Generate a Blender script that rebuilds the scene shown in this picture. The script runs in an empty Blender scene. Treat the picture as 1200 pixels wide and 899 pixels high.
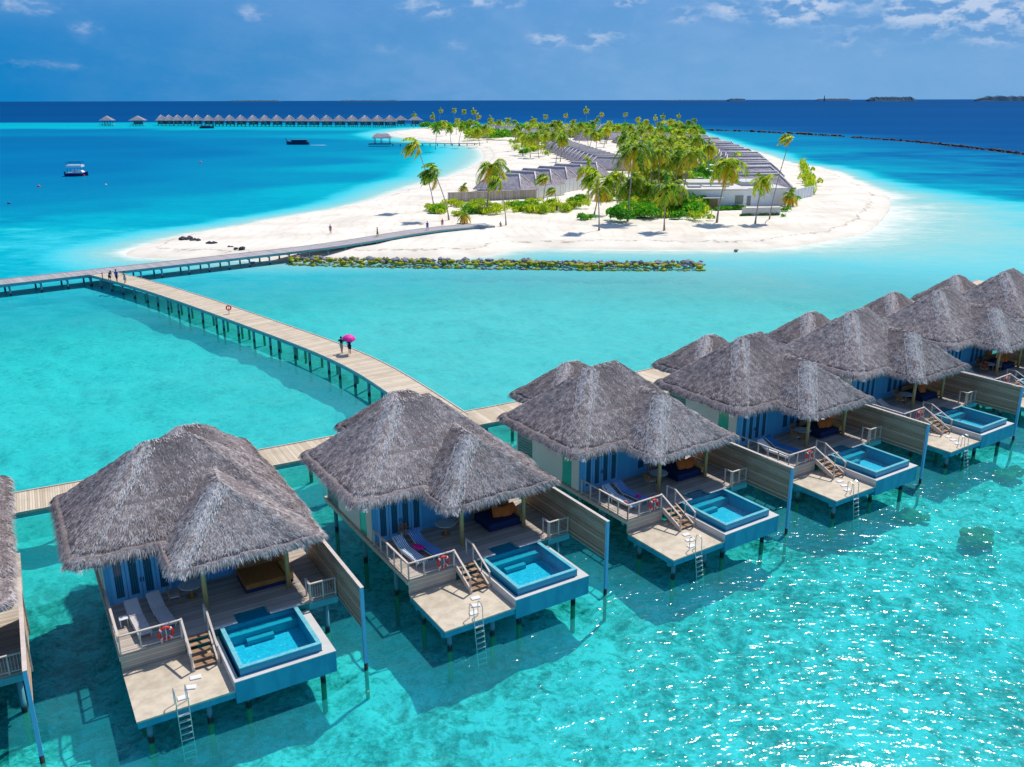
import bpy, math, random
import numpy as np
from mathutils import Vector, Matrix
R = math.radians
random.seed(7); rng = np.random.default_rng(7)
S = bpy.context.scene
# ------------------------------------------------------------------ camera
F, CH, ROLL, HY = 1037.2, 26.475, -0.002328, 117.3
PITCH = math.atan((449.5-HY)/F)
cd = bpy.data.cameras.new('camera'); cam = bpy.data.objects.new('camera', cd); S.collection.objects.link(cam)
cd.sensor_width = 36; cd.lens = 36*F/1200; cd.clip_end = 150000; cd.clip_start = .5
fw = Vector((0, math.cos(PITCH), -math.sin(PITCH))); up0 = Vector((0, math.sin(PITCH), math.cos(PITCH))); rt0 = Vector((1, 0, 0))
rt = rt0*math.cos(ROLL)+up0*math.sin(ROLL); up = up0*math.cos(ROLL)-rt0*math.sin(ROLL)
m = Matrix((rt, up, -fw)).transposed().to_4x4(); m.translation = (0, 0, CH); cam.matrix_world = m
S.camera = cam
# ------------------------------------------------------------------ light
SUN_EL, SUN_AZ = R(57.5), R(54.5)
sd = bpy.data.lights.new('sun', 'SUN'); sd.energy = 4.2; sd.angle = R(.8); sd.color = (1, .955, .88)
sun = bpy.data.objects.new('sun', sd); S.collection.objects.link(sun)
sv = Vector((math.cos(SUN_EL)*math.cos(SUN_AZ), math.cos(SUN_EL)*math.sin(SUN_AZ), math.sin(SUN_EL)))
sun.rotation_euler = sv.to_track_quat('Z', 'Y').to_euler()
S.view_settings.view_transform = 'Standard'; S.view_settings.look = 'None'; S.view_settings.gamma = 1
S.view_settings.exposure = 0.0
S.cycles.use_denoising = True; S.cycles.transparent_max_bounces = 16; S.cycles.max_bounces = 8
S.cycles.sample_clamp_indirect = 6

class NT:
    def __init__(s, tree): s.t = tree; s.t.nodes.clear()
    def n(s, typ, ins=None, **kw):
        o = s.t.nodes.new(typ)
        for k, v in kw.items(): setattr(o, k, v)
        for k, v in (ins or {}).items(): s.set(o.inputs[k], v)
        return o
    def set(s, sock, v):
        if hasattr(v, 'outputs'): v = v.outputs[0]
        if isinstance(v, bpy.types.NodeSocket): s.t.links.new(v, sock)
        else:
            if isinstance(v, (tuple, list)) and len(v) == 3 and sock.type == 'RGBA': v = (*v, 1)
            sock.default_value = v
    def m(s, op, a, b=0., c=0., clamp=False):
        o = s.n('ShaderNodeMath', operation=op, use_clamp=clamp); s.set(o.inputs[0], a); s.set(o.inputs[1], b); s.set(o.inputs[2], c); return o
    def mix(s, f, a, b, mode='MIX'):
        o = s.n('ShaderNodeMix', data_type='RGBA', blend_type=mode); s.set(o.inputs[0], f); s.set(o.inputs[6], a); s.set(o.inputs[7], b); return o.outputs[2]
    def ramp(s, f, stops, interp='LINEAR'):
        o = s.n('ShaderNodeValToRGB'); s.set(o.inputs[0], f); cr = o.color_ramp; cr.interpolation = interp
        while len(cr.elements) > 1: cr.elements.remove(cr.elements[-1])
        for i, (p, c) in enumerate(stops):
            e = cr.elements[0] if i == 0 else cr.elements.new(p)
            e.position = p; e.color = (*c, 1) if len(c) == 3 else c
        return o.outputs[0]
    def smooth(s, v, a, b):
        o = s.n('ShaderNodeMapRange', interpolation_type='SMOOTHSTEP'); s.set(o.inputs[0], v); s.set(o.inputs[1], a); s.set(o.inputs[2], b); return o.outputs[0]
def px_dir(px, py):
    return (fw + rt*((px-600)/F) + up*((449.5-py)/F)).normalized()
def A(px, py, z=0.):
    "the point at height z which lies in that direction"
    d = px_dir(px, py); t = (z-CH)/d.z; return Vector((d.x*t, d.y*t, z))
# ------------------------------------------------------------------ sky
W = bpy.data.worlds.new('World'); S.world = W; W.use_nodes = True; nt = NT(W.node_tree)
sky = nt.n('ShaderNodeTexSky', sky_type='NISHITA', sun_disc=False, sun_elevation=SUN_EL, sun_rotation=R(90)-SUN_AZ, altitude=800, dust_density=.3, ozone_density=2.5)
tc = nt.n('ShaderNodeTexCoord'); sx = nt.n('ShaderNodeSeparateXYZ', {0: tc.outputs['Generated']})
X, Y, Z = sx.outputs[0], sx.outputs[1], sx.outputs[2]
az = nt.m('ARCTAN2', X, Y); el = nt.m('ARCSINE', Z)
skyc = nt.mix(1., sky, (.14, .145, .16), 'MULTIPLY')
low = nt.mix(nt.smooth(az, -.60, .30), (.0, .215, .56), (.165, .39, .70))
low = nt.mix(nt.smooth(el, 0.02, .16), low, (.085, .29, .66))
base = nt.mix(nt.smooth(el, .06, .45), low, skyc)
# clouds: soft cumulus puffs, a broken bank to the right
cv = nt.n('ShaderNodeCombineXYZ', {0: az, 1: nt.m('MULTIPLY', el, 1.9), 2: 0.})
n1 = nt.n('ShaderNodeTexNoise', {'Vector': cv, 'Scale': 42., 'Detail': 7., 'Roughness': .62})
n2 = nt.n('ShaderNodeTexNoise', {'Vector': cv, 'Scale': 11., 'Detail': 5., 'Roughness': .6})
tot = None
for px, py, rx, ry, g in ((35, 8, 42, 10, .5), (100, 34, 22, 12, .42), (50, 76, 55, 7, .36), (300, 16, 22, 11, .5), (455, 58, 24, 11, .36), (500, 10, 38, 12, .6), (575, 2, 40, 8, .6), (533, 54, 20, 8, .42),
                          (642, 46, 24, 10, .62), (700, 46, 36, 13, .55), (735, 2, 22, 6, .7), (845, 14, 66, 14, .55), (938, 6, 42, 20, 1.), (985, 44, 60, 15, .34), (1130, 12, 110, 24, .9), (1165, 40, 60, 14, .5), (1040, 62, 40, 8, .25), (390, 76, 60, 7, .14), (828, 82, 60, 8, .14)):
    d = px_dir(px, py); a0 = math.atan2(d.x, d.y); e0 = math.asin(d.z)
    q = nt.m('ADD', nt.m('POWER', nt.m('MULTIPLY', nt.m('SUBTRACT', az, a0), F/rx), 2.), nt.m('POWER', nt.m('MULTIPLY', nt.m('SUBTRACT', el, e0), F/ry), 2.))
    b = nt.m('MULTIPLY', nt.m('EXPONENT', nt.m('MULTIPLY', q, -.8)), g)
    tot = b if tot is None else nt.m('MAXIMUM', tot, b)
cov = nt.m('ADD', nt.m('MULTIPLY', tot, 1.15), nt.m('MULTIPLY', nt.m('SUBTRACT', n1, .5), 1.7))
cov = nt.m('ADD', cov, nt.m('MULTIPLY', nt.smooth(el, .45, .2), nt.m('MULTIPLY', nt.m('SUBTRACT', n2, .5), .35)))
dens = nt.m('MULTIPLY', nt.smooth(cov, .14, .95), nt.smooth(tot, .06, .4))
veil = nt.m('MULTIPLY', nt.m('ADD', nt.m('MULTIPLY', nt.smooth(n2, .38, .66), .26), nt.m('MULTIPLY', nt.smooth(n1, .45, .75), .12)), nt.smooth(az, -.75, .25))
n3 = nt.n('ShaderNodeTexNoise', {'Vector': nt.n('ShaderNodeVectorMath', {0: cv, 1: (0., .012, 0.)}, operation='ADD'), 'Scale': 42., 'Detail': 3.})
shade = nt.smooth(nt.m('SUBTRACT', n1, n3), -.12, .10)
cloud = nt.mix(shade, (.62, .71, .88), (.13, .33, .66))
col = nt.mix(veil, base, (.27, .46, .78))
col = nt.mix(nt.m('MULTIPLY', dens, .72), col, cloud)
bg = nt.n('ShaderNodeBackground', {0: col, 1: 1.})
nt.n('ShaderNodeOutputWorld', {0: bg})

# ------------------------------------------------------------------ materials
MATS = {}
def newmat(name):
    mt = bpy.data.materials.new(name); mt.use_nodes = True; t = NT(mt.node_tree); MATS[name] = mt; return mt, t
def finish(t, col, rough=.7, bump=None, bs=.3, bd=.02, spec=.4, metal=0., **kw):
    ins = {'Base Color': col, 'Roughness': rough, 'Specular IOR Level': spec, 'Metallic': metal}; ins.update(kw)
    b = t.n('ShaderNodeBsdfPrincipled', ins)
    if bump is not None: t.set(b.inputs['Normal'], t.n('ShaderNodeBump', {'Strength': bs, 'Distance': bd, 'Height': bump}))
    t.n('ShaderNodeOutputMaterial', {0: b}); return b
def noisy(name, c1, c2, scale=2., stretch=(1, 1, 1), rough=.7, bs=.25, bd=.02, spec=.4, detail=6., world=False, lo=.3, hi=.7, **kw):
    mt, t = newmat(name); tc = t.n('ShaderNodeTexCoord'); v = tc.outputs['Object']
    if world: v = t.n('ShaderNodeNewGeometry').outputs['Position']
    v = t.n('ShaderNodeMapping', {0: v, 3: stretch})
    a = t.n('ShaderNodeTexNoise', {'Vector': v, 'Scale': scale, 'Detail': detail, 'Roughness': .6})
    b = t.n('ShaderNodeTexNoise', {'Vector': v, 'Scale': scale*.17, 'Detail': 3.})
    f = t.smooth(t.m('ADD', t.m('MULTIPLY', a, .6), t.m('MULTIPLY', b, .4)), lo, hi)
    finish(t, t.mix(f, c1, c2), rough, a, bs, bd, spec, **kw); return mt
def planks(name, c1, c2, axis, w, rough=.65, gap=.08, bs=.5, wear=.5, world=False):
    "boards laid side by side along one axis, each with its own tone"
    mt, t = newmat(name); tc = t.n('ShaderNodeTexCoord'); v = tc.outputs['UV'] if world else tc.outputs['Object']
    s = t.n('ShaderNodeSeparateXYZ', {0: v}); q = t.m('DIVIDE', s.outputs[axis], w); fl = t.m('FLOOR', q); fr = t.m('FRACT', q)
    wn = t.n('ShaderNodeTexWhiteNoise', {'W': fl}, noise_dimensions='1D')
    sc = [1., 1., 1.]; sc[axis] = 9.
    mp = t.n('ShaderNodeMapping', {0: v, 3: tuple(sc)})
    gr = t.n('ShaderNodeTexNoise', {'Vector': mp, 'Scale': 1.7, 'Detail': 6., 'Roughness': .65})
    big = t.n('ShaderNodeTexNoise', {'Vector': v, 'Scale': .55, 'Detail': 4.})
    f = t.m('ADD', t.m('MULTIPLY', wn.outputs[0], .5), t.m('MULTIPLY', gr, .5))
    c = t.mix(t.smooth(f, .2, .8), c1, c2)
    c = t.mix(t.m('MULTIPLY', t.smooth(big, .45, .75), wear*.6), c, tuple(x*.6 for x in c1))
    edge = t.m('MINIMUM', fr, t.m('SUBTRACT', 1., fr)); e = t.smooth(edge, 0., gap)
    c = t.mix(e, tuple(x*.35 for x in c1), c)
    finish(t, c, rough, e, bs, .012, .3); return mt
def thatch(name, c0, c1, c2, c3, base=False):
    mt, t = newmat(name); g = t.n('ShaderNodeNewGeometry'); tc = t.n('ShaderNodeTexCoord')
    big = t.n('ShaderNodeTexNoise', {'Vector': tc.outputs['Object'], 'Scale': .9, 'Detail': 5., 'Roughness': .6})
    sm = t.n('ShaderNodeTexNoise', {'Vector': tc.outputs['Object'], 'Scale': 9., 'Detail': 3.})
    md = t.n('ShaderNodeTexNoise', {'Vector': tc.outputs['Object'], 'Scale': 3.6, 'Detail': 3., 'Roughness': .6})
    r = t.m('ADD', t.m('MULTIPLY', g.outputs['Random Per Island'], .32), t.m('ADD', t.m('MULTIPLY', big, .6), t.m('ADD', t.m('MULTIPLY', md, .85), -.42)))
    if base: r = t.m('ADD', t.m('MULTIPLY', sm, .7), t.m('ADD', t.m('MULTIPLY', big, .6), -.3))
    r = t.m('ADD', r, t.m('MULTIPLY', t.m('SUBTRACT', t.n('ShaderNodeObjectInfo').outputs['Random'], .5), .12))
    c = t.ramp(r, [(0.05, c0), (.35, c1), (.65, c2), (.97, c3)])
    finish(t, c, .85, sm, .5 if base else .2, .04, .15); return mt

M = MATS
thatch('thatch', (.12, .095, .092), (.39, .33, .315), (.64, .56, .53), (.92, .83, .79))
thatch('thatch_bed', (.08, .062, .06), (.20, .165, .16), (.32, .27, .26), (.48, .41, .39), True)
thatch('thatch_cap', (.52, .46, .43), (.70, .63, .59), (.84, .76, .72), (.94, .88, .84))
thatch('thatch_far', (.22, .19, .205), (.42, .37, .395), (.56, .51, .53), (.72, .66, .67), True)
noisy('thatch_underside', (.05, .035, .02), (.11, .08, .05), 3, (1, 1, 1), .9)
noisy('sand_slab', (.66, .56, .42), (.46, .385, .285), 1.9, rough=.75, bs=.15, lo=.38, hi=.68)
planks('deck_boards', (.40, .33, .27), (.60, .52, .44), 1, .14)
planks('deck_boards_dark', (.30, .25, .21), (.44, .38, .33), 1, .14)
planks('step_wood', (.30, .17, .09), (.46, .30, .19), 1, .14, gap=.03)
planks('skirt_boards', (.42, .33, .25), (.60, .50, .40), 2, .13)
planks('slat_wood', (.38, .23, .13), (.66, .50, .38), 2, .125, gap=.16, wear=.8)
noisy('rail_wood', (.55, .44, .36), (.70, .60, .52), 4, rough=.6)
noisy('post_wood', (.38, .26, .09), (.60, .44, .20), 5, (1, 1, .2), rough=.6)
noisy('timber', (.30, .14, .05), (.44, .22, .08), 5, (1, 6, 1), rough=.55)
noisy('ochre_wood', (.55, .30, .05), (.70, .42, .10), 5, rough=.5)
noisy('shaded_teal', (.016, .26, .39), (.035, .37, .49), 1.6, (1, 1, .35), rough=.6, bs=.15, lo=.38, hi=.66)  # teal of shade on white fascia and pool sides, put into the base colour
noisy('teal_beam', (.06, .33, .40), (.12, .42, .46), 1.2, rough=.6, bs=.1)
noisy('blue_post', (.14, .42, .66), (.22, .50, .70), 2, rough=.5, bs=.1)
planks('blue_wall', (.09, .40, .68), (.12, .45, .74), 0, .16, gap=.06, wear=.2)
noisy('blue_frame', (.13, .45, .78), (.17, .5, .8), 2, rough=.5, bs=.05)
noisy('white_wall', (.80, .82, .78), (.74, .76, .72), 1.5, rough=.7, bs=.08)
noisy('mint_glass', (.04, .48, .34), (.06, .55, .40), 1.5, rough=.15, bs=.02, spec=.6)
noisy('louvre', (.16, .36, .34), (.25, .45, .42), 2, rough=.6)
noisy('white_ledge', (.66, .64, .60), (.54, .52, .49), 1.5, rough=.6, bs=.08)
noisy('rim_tile', (.12, .44, .52), (.20, .55, .60), 7, rough=.25, bs=.05, lo=.4, hi=.6)
noisy('pool_wall', (.01, .27, .43), (.015, .33, .48), 9, rough=.3, bs=.03)
noisy('steel', (.62, .63, .62), (.5, .52, .52), 3, rough=.35, bs=.02, metal=.5)
noisy('white_plastic', (.82, .80, .78), (.72, .70, .68), 3, rough=.5, bs=.05)
noisy('lounge_grey', (.62, .57, .54), (.50, .46, .44), 5, rough=.85)
noisy('navy_cloth', (.006, .018, .07), (.012, .03, .11), 5, rough=.9)
noisy('orange_cloth', (.72, .12, .02), (.80, .18, .03), 6, rough=.85)
noisy('rust_cloth', (.33, .11, .02), (.42, .17, .04), 6, rough=.85)
noisy('magenta_cloth', (.70, .01, .20), (.80, .02, .28), 6, rough=.8)
noisy('pink_umbrella', (.85, .03, .36), (.80, .02, .32), 3, rough=.6, bs=.05)
noisy('table_top', (.60, .60, .56), (.5, .5, .47), 4, rough=.4, bs=.03)
noisy('rope', (.6, .6, .58), (.5, .5, .5), 8)
noisy('red_float', (.78, .04, .02), (.66, .03, .02), 4, rough=.45, bs=.05)
noisy('pink_buoy', (.80, .03, .10), (.70, .02, .08), 4, rough=.4)
mt, t = newmat('sand'); pos = t.n('ShaderNodeNewGeometry').outputs['Position']; sd_ = t.n('ShaderNodeAttribute', attribute_name='shore').outputs['Fac']
na = t.n('ShaderNodeTexNoise', {'Vector': pos, 'Scale': .10, 'Detail': 5., 'Roughness': .6}); nb_ = t.n('ShaderNodeTexNoise', {'Vector': pos, 'Scale': .9, 'Detail': 5., 'Roughness': .7})
c = t.mix(t.smooth(na, .35, .72), (.86, .79, .665), (.70, .62, .51)); c = t.mix(t.m('MULTIPLY', t.smooth(nb_, .55, .75), .35), c, (.60, .52, .42))
sw = t.m('ADD', sd_, t.m('MULTIPLY', t.m('SUBTRACT', na, .5), 9.)); wr = t.m('MULTIPLY', t.m('MULTIPLY', t.smooth(sw, 4.6, 5.0), t.smooth(sw, 5.7, 5.2)), t.smooth(nb_, .42, .60))
wr = t.m('MULTIPLY', wr, t.smooth(na, .30, .5)); c = t.mix(t.m('MULTIPLY', wr, .75), c, (.30, .20, .11))
tr_ = t.n('ShaderNodeTexWave', {'Vector': pos, 'Scale': .12, 'Distortion': 14., 'Detail': 3., 'Detail Scale': .35}); c = t.mix(t.m('MULTIPLY', t.m('MULTIPLY', t.smooth(tr_.outputs['Fac'], .80, .97), .18), t.smooth(sd_, 6., 10.)), c, (.55, .46, .36))
c = t.mix(t.m('MULTIPLY', t.smooth(sd_, 2.2, .2), .35), c, (.62, .55, .43))
finish(t, c, .9, nb_, .6, .15, .1)
noisy('rock_grey', (.10, .10, .13), (.42, .40, .44), 1.1, rough=.85, bs=.6, bd=.1)
noisy('rock_algae', (.10, .13, .015), (.42, .40, .02), 1.3, rough=.85, bs=.6, bd=.1, lo=.35, hi=.6)
noisy('rock_dark', (.012, .02, .035), (.05, .05, .06), .5, rough=.8, bs=.6, bd=.1)
noisy('coral', (.16, .13, .03), (.62, .42, .12), 5, rough=.9, bs=.8, bd=.1)
noisy('trunk', (.22, .17, .14), (.46, .39, .34), 3, (1, 1, 6), rough=.9, bs=.6, bd=.05)
noisy('white_render', (.88, .88, .86), (.78, .79, .78), .8, rough=.8, bs=.05)
noisy('flat_roof', (.74, .70, .64), (.56, .53, .49), .5, rough=.85, bs=.05)
noisy('grey_panel', (.22, .25, .22), (.30, .32, .28), 2, rough=.5)
planks('fence_boards', (.42, .34, .26), (.60, .50, .40), 0, .3, gap=.1)
noisy('hull_blue', (.003, .012, .10), (.008, .03, .17), 1, rough=.3, bs=.02)
noisy('hull_dark', (.004, .03, .07), (.01, .06, .13), 1, rough=.4, bs=.02)
noisy('white_gel', (.85, .85, .87), (.78, .78, .8), 1, rough=.3, bs=.02)
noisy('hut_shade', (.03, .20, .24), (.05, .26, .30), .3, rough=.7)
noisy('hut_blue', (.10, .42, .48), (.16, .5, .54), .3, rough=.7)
noisy('foam', (.75, .85, .88), (.6, .78, .84), 1., rough=.8)
noisy('hazed_wood', (.008, .06, .12), (.014, .09, .15), .02, rough=.9, bs=.8, bd=6)  # blue of distance haze is mixed into this woodland colour
noisy('black_rubber', (.01, .01, .012), (.02, .02, .02), 4, rough=.7)
noisy('skin', (.45, .25, .17), (.40, .21, .14), 4, rough=.6, bs=.05)
noisy('hair', (.012, .01, .01), (.03, .02, .015), 6, rough=.7)
def flat(name, c, rough=.8): return noisy(name, c, tuple(x*.8 for x in c), 5, rough=rough, bs=.1)
for nm, c in dict(cloth_blue=(.01, .12, .55), cloth_navy=(.006, .01, .06), cloth_black=(.006, .006, .012), cloth_sage=(.25, .45, .36), cloth_grey=(.42, .40, .36), cloth_red=(.60, .03, .04), cloth_green=(.05, .5, .04), cloth_pink=(.6, .25, .3), cloth_teal=(.05, .4, .5), cloth_purple=(.2, .12, .3), cloth_dteal=(.02, .09, .12)).items(): flat(nm, c)
def stripes(name, c1, c2, axis=0, w=.11):
    mt, t = newmat(name); tc = t.n('ShaderNodeTexCoord'); s = t.n('ShaderNodeSeparateXYZ', {0: tc.outputs['Object']})
    fr = t.m('FRACT', t.m('DIVIDE', s.outputs[axis], w)); finish(t, t.mix(t.smooth(fr, .60, .66), c1, c2), .9)
stripes('towel_stripe_light', (.70, .78, .80), (.02, .10, .28)); stripes('towel_stripe_blue', (.02, .16, .50), (.35, .55, .72))
flat('towel_blue', (.02, .22, .55)); flat('towel_white', (.80, .80, .80))
def leaf(name, stops, trans=.25):
    mt, t = newmat(name); g = t.n('ShaderNodeNewGeometry'); oi = t.n('ShaderNodeObjectInfo')
    r = t.m('ADD', t.m('MULTIPLY', g.outputs['Random Per Island'], .75), t.m('MULTIPLY', oi.outputs['Random'], .25))
    c = t.ramp(r, stops)
    b = t.n('ShaderNodeBsdfPrincipled', {'Base Color': c, 'Roughness': .5, 'Specular IOR Level': .35})
    tr = t.n('ShaderNodeBsdfTranslucent', {0: t.mix(1., c, (1.2, 1.3, .6), 'MULTIPLY')})
    t.n('ShaderNodeOutputMaterial', {0: t.n('ShaderNodeMixShader', {0: trans, 1: b, 2: tr})})
leaf('palm_leaf', [(0, (.012, .08, .03)), (.30, (.04, .20, .03)), (.50, (.22, .42, .02)), (.72, (.66, .66, .02)), (1, (.88, .62, .04))], .45)
leaf('palm_leaf_old', [(0, (.32, .28, .015)), (.5, (.70, .48, .02)), (1, (.78, .38, .03))], .35)
leaf('bush_leaf', [(0, (.02, .15, .015)), (.4, (.07, .36, .02)), (.75, (.24, .56, .02)), (1, (.58, .68, .04))], .35)
leaf('bush_leaf_yellow', [(0, (.10, .26, .015)), (.45, (.40, .56, .02)), (.8, (.78, .74, .04)), (1, (.85, .68, .05))], .35)

# stilts: pale above, a dark wet band at the waterline, green growth below
mt, t = newmat('stilt'); g = t.n('ShaderNodeNewGeometry'); z = t.n('ShaderNodeSeparateXYZ', {0: g.outputs['Position']}).outputs[2]
nz = t.n('ShaderNodeTexNoise', {'Vector': g.outputs['Position'], 'Scale': 5.}); zz = t.m('ADD', z, t.m('MULTIPLY', t.m('SUBTRACT', nz, .5), .3))
finish(t, t.ramp(t.m('MULTIPLY', t.m('ADD', zz, 2.), .25), [(.3, (.10, .28, .05)), (.47, (.16, .34, .06)), (.50, (.012, .02, .02)), (.57, (.02, .03, .03)), (.62, (.10, .32, .38)), (1, (.14, .38, .44))]), .7, nz)
# pool floor mosaic
mt, t = newmat('pool_tile'); tc = t.n('ShaderNodeTexCoord')
vo = t.n('ShaderNodeTexVoronoi', {'Vector': tc.outputs['Object'], 'Scale': 11.}, distance='CHEBYCHEV'); 
sp = t.n('ShaderNodeSeparateColor', {0: vo.outputs['Color']})
finish(t, t.ramp(sp.outputs[0], [(0, (.015, .46, .62)), (.6, (.03, .56, .70)), (.95, (.05, .60, .78)), (1, (.25, .78, .90))]), .4)
noisy('pool_step', (.02, .37, .48), (.03, .42, .52), 8, rough=.35)
def water_surface(name, near):
    mt, t = newmat(name); g = t.n('ShaderNodeNewGeometry'); pos = g.outputs['Position']
    return mt, t, pos
mt, t, pos = water_surface('pool_water', True)
nn = t.n('ShaderNodeTexNoise', {'Vector': pos, 'Scale': 5., 'Detail': 3.}); bp = t.n('ShaderNodeBump', {'Strength': .5, 'Distance': .03, 'Height': nn})
gl = t.n('ShaderNodeBsdfGlossy', {0: (1, 1, 1, 1), 'Roughness': .05, 'Normal': bp}); tr = t.n('ShaderNodeBsdfTransparent', {0: (.55, .92, .96, 1)})
fr = t.n('ShaderNodeFresnel', {'IOR': 1.33, 'Normal': bp})
t.n('ShaderNodeOutputMaterial', {0: t.n('ShaderNodeMixShader', {0: fr, 1: tr, 2: gl})})
# lagoon and sea
mt, t, pos = water_surface('sea_water', True)
at = t.n('ShaderNodeAttribute', attribute_name='depth').outputs['Fac']; av = t.n('ShaderNodeAttribute', attribute_name='patchy').outputs['Fac']
np1 = t.n('ShaderNodeTexNoise', {'Vector': t.n('ShaderNodeMapping', {0: pos, 3: (.018, .028, 1.)}), 'Scale': 1., 'Detail': 6., 'Roughness': .6})
np2 = t.n('ShaderNodeTexNoise', {'Vector': t.n('ShaderNodeMapping', {0: pos, 3: (.22, .38, 1.)}), 'Scale': 1., 'Detail': 5., 'Roughness': .65})
d = t.m('ADD', at, t.m('MULTIPLY', t.m('SUBTRACT', np1, .5), t.m('ADD', .05, t.m('MULTIPLY', av, .9))))
fade = t.m('MULTIPLY', .17, t.smooth(at, .9, .4))
np3 = t.n('ShaderNodeTexNoise', {'Vector': t.n('ShaderNodeMapping', {0: pos, 3: (.045, .075, 1.)}), 'Scale': 1., 'Detail': 5., 'Roughness': .65})
d = t.m('ADD', d, t.m('MULTIPLY', t.m('SUBTRACT', np3, .5), t.m('MULTIPLY', av, .7)))
d2 = t.m('ADD', d, t.m('MULTIPLY', t.m('SUBTRACT', np2, .5), fade))
body = t.ramp(d2, [(0, (.76, .76, .66)), (.045, (.50, .65, .58)), (.10, (.30, .56, .52)), (.20, (.18, .555, .56)), (.30, (.10, .55, .59)), (.38, (.035, .51, .58)), (.45, (.0, .385, .46)), (.58, (.0, .245, .385)), (.72, (.0, .155, .335)), (.82, (.0, .105, .275)), (.92, (.0, .07, .225)), (1, (.0, .058, .19))])
tint = t.ramp(at, [(0, (1, 1, 1)), (.12, (.66, .96, .96)), (.35, (.23, .875, .85)), (.6, (.0, .7, .82))])
opac = t.m('MAXIMUM', t.ramp(at, [(0, (0, 0, 0)), (.08, (.30,)*3), (.20, (.45,)*3), (.34, (.38,)*3), (.375, (.22,)*3), (.42, (.3,)*3), (.5, (.75,)*3), (.6, (1,)*3)]), t.m('MULTIPLY', t.smooth(t.n('ShaderNodeVectorMath', {0: pos}, operation='LENGTH').outputs['Value'], 85., 170.), t.smooth(at, 0., .005)))
w1 = t.n('ShaderNodeTexNoise', {'Vector': t.n('ShaderNodeMapping', {0: pos, 3: (.8, 1.25, 1.)}), 'Scale': .55, 'Detail': 2., 'Roughness': .5, 'Distortion': .6})
w2 = t.n('ShaderNodeTexNoise', {'Vector': t.n('ShaderNodeMapping', {0: pos, 3: (.8, 1.3, 1.)}), 'Scale': 2.1, 'Detail': 2., 'Roughness': .55, 'Distortion': .5})
hgt = t.m('ADD', t.m('MULTIPLY', w1, .55), t.m('MULTIPLY', w2, .30))
bp = t.n('ShaderNodeBump', {'Strength': 1., 'Distance': .275, 'Height': hgt})
gl = t.n('ShaderNodeBsdfGlossy', {0: (1, 1, 1, 1), 'Roughness': .15, 'Normal': bp})
df = t.n('ShaderNodeBsdfDiffuse', {0: body, 'Normal': bp})
w3 = t.n('ShaderNodeTexNoise', {'Vector': t.n('ShaderNodeMapping', {0: pos, 3: (1., 1.6, 1.)}), 'Scale': 2.4, 'Detail': 4., 'Roughness': .65, 'Distortion': 1.})
tint = t.mix(t.m('MULTIPLY', t.smooth(w3, .52, .30), .55), tint, t.mix(1., tint, (.45, .72, .78), 'MULTIPLY'))
tr = t.n('ShaderNodeBsdfTransparent', {0: tint})
bodys = t.n('ShaderNodeMixShader', {0: opac, 1: tr, 2: df})
fr = t.n('ShaderNodeFresnel', {'IOR': 1.33, 'Normal': bp}); fr = t.m('MINIMUM', fr, .035)
t.n('ShaderNodeOutputMaterial', {0: t.n('ShaderNodeMixShader', {0: fr, 1: bodys, 2: gl})})
# seabed: sand, weed and rubble patches
mt, t = newmat('seabed'); pos = t.n('ShaderNodeNewGeometry').outputs['Position']
a = t.n('ShaderNodeTexNoise', {'Vector': pos, 'Scale': .22, 'Detail': 5., 'Roughness': .62})
b = t.n('ShaderNodeTexNoise', {'Vector': pos, 'Scale': 1.1, 'Detail': 6., 'Roughness': .7, 'Distortion': .8})
vo = t.n('ShaderNodeTexVoronoi', {'Vector': t.n('ShaderNodeVectorMath', {0: pos, 1: t.n('ShaderNodeVectorMath', {0: b.outputs['Color'], 1: (1.6, 1.6, 0)}, operation='MULTIPLY')}, operation='ADD'), 'Scale': .75}, feature='DISTANCE_TO_EDGE')
f = t.m('ADD', t.m('MULTIPLY', a, .75), t.m('MULTIPLY', b, .90))
f = t.m('ADD', f, t.m('MULTIPLY', t.smooth(vo.outputs['Distance'], .22, 0.), .10))
hf = t.n('ShaderNodeTexNoise', {'Vector': pos, 'Scale': 3.6, 'Detail': 5., 'Roughness': .72, 'Distortion': .6})
f = t.m('ADD', f, t.m('MULTIPLY', t.m('SUBTRACT', hf, .5), .75))
c = t.ramp(f, [(.58, (.03, .13, .10)), (.69, (.10, .31, .24)), (.78, (.30, .50, .41)), (.87, (.60, .70, .60)), (.97, (1., .98, .92))])
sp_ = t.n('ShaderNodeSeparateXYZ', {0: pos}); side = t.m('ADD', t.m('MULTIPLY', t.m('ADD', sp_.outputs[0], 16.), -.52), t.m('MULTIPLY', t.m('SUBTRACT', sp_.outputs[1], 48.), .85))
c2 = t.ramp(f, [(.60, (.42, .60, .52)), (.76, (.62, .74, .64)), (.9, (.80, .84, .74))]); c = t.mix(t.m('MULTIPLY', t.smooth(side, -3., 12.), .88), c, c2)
finish(t, c, .95, b, .6, .2, .05)

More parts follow.
